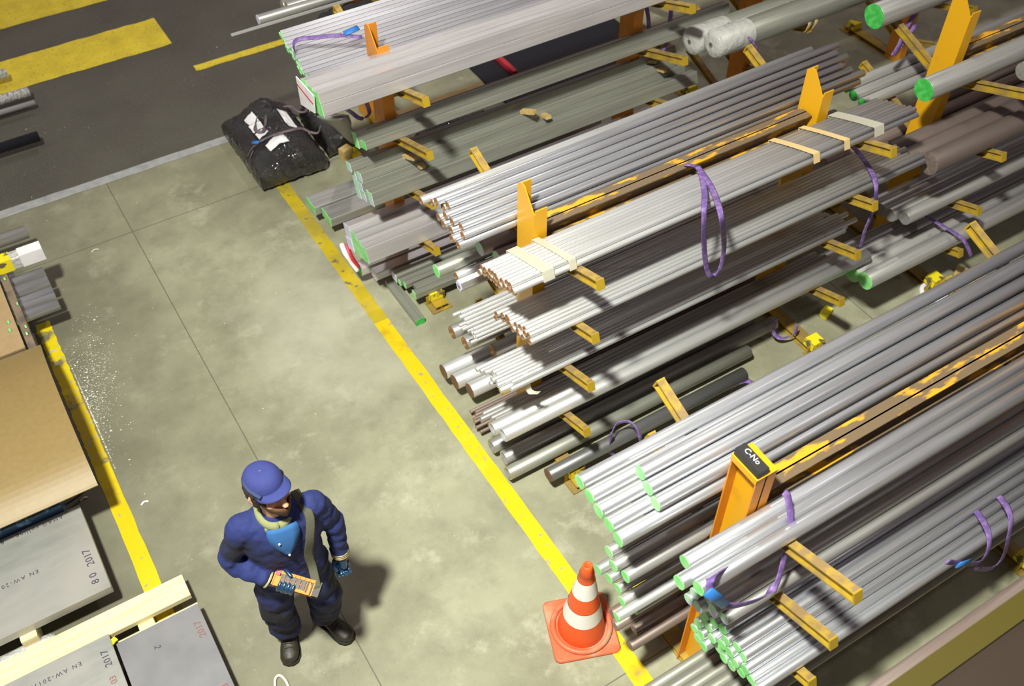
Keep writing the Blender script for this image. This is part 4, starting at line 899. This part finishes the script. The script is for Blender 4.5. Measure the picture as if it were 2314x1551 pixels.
bm=bmesh.new(); tube(bm,[v-rc for v in spline([tsurf(1.475,2.2,.03),tsurf(1.485,1.5,.03),tsurf(1.44,.85,.028),tsurf(1.33,.52,.026),tsurf(1.20,.46,.022),tsurf(1.10,.44,.05),RP(h_-.0,-.006,.02)],5)],.0225,8,flat=.09,hint=LH)
newobj('neck_strap',bm,M['strap'],rem,True)
# gloves
def glove(palm_pts,palm_r,fingers,wrist0,wrist1,thumb,parent,cuffr=.043):
    bm=bmesh.new(); tube(bm,palm_pts,palm_r,14)
    for pts,r in fingers+[thumb]:
        pp=spline(pts,4); n=len(pp); tube(bm,pp,[r*(1-.25*i/(n-1)) for i in range(n)],10); ball(bm,pp[-1],r*.76,r*.76,r*.76,seg=8)
    g=newobj('glove',bm,M['glove'],parent,True); remesh(g,.0035,1)
    bm=bmesh.new(); d_=(wrist1-wrist0); tube(bm,[wrist0,wrist0.lerp(wrist1,.5),wrist1],[cuffr+.004,cuffr,cuffr-.006],16)
    for k in (0,.25,.5): tube(bm,[wrist0.lerp(wrist1,k),wrist0.lerp(wrist1,k+.08)],cuffr+.006,16)
    newobj('glove_cuff',bm,M['cuff'],g,True); return g
# right hand round the remote (in the remote's own axes)
pw0=WR+(RP(-h_-.01,.012,-.03)-WR)*.25
palm=[pw0,RP(-h_+.005,.010,-.034),RP(-h_+.045,.012,-.042),RP(-h_+.085,.008,-.040)]
fing=[]
for k,a in enumerate((.092,.070,.048,.026)):
    ln=[.95,1.05,1.0,.85][k]; s0=-h_+a
    fing.append(([RP(s0-.01,.015,-.040),RP(s0,.044,-.026),RP(s0+.006,.050,.004),RP(s0+.010,.040*1.0,.026),RP(s0+.012,.040-.022*ln,.030)],.0115))
thumb=([RP(-h_+.010,-.020,-.030),RP(-h_+.022,-.045,-.004),RP(-h_+.045,-.040,.030),RP(-h_+.075,-.022,.034)],.0135)
glove(palm,[.034,(.040,.026),(.044,.022),(.040,.018)],fing,WR-(pw0-WR)*.3,pw0,thumb,person)
# left hand, loosely curled
d0=(WL-EL).normalized(); pl0=WL+d0*.03; dn2=(d0+V((-.1,-.25,-.2))).normalized(); sx=LH; fx=dn2.cross(sx).normalized()
if fx.dot(FH)<0: fx=-fx
palm=[pl0,pl0+dn2*.035,pl0+dn2*.075]
fing=[]
for k,o_ in enumerate((-.030,-.010,.010,.029)):
    l=[.9,1.05,1.0,.8][k]; b0=pl0+dn2*.075+sx*o_
    fing.append(([b0-dn2*.015,b0+dn2*.028*l+fx*.006,b0+dn2*.045*l+fx*.028,b0+dn2*.030*l+fx*.046],.0115))
thumb=([pl0+dn2*.018-sx*.030,pl0+dn2*.040-sx*.046+fx*.02,pl0+dn2*.065-sx*.036+fx*.038],.0130)
glove(palm,[.034,(.026,.040),(.022,.042)],fing,WL-d0*.02,pl0+d0*.005,thumb,person)
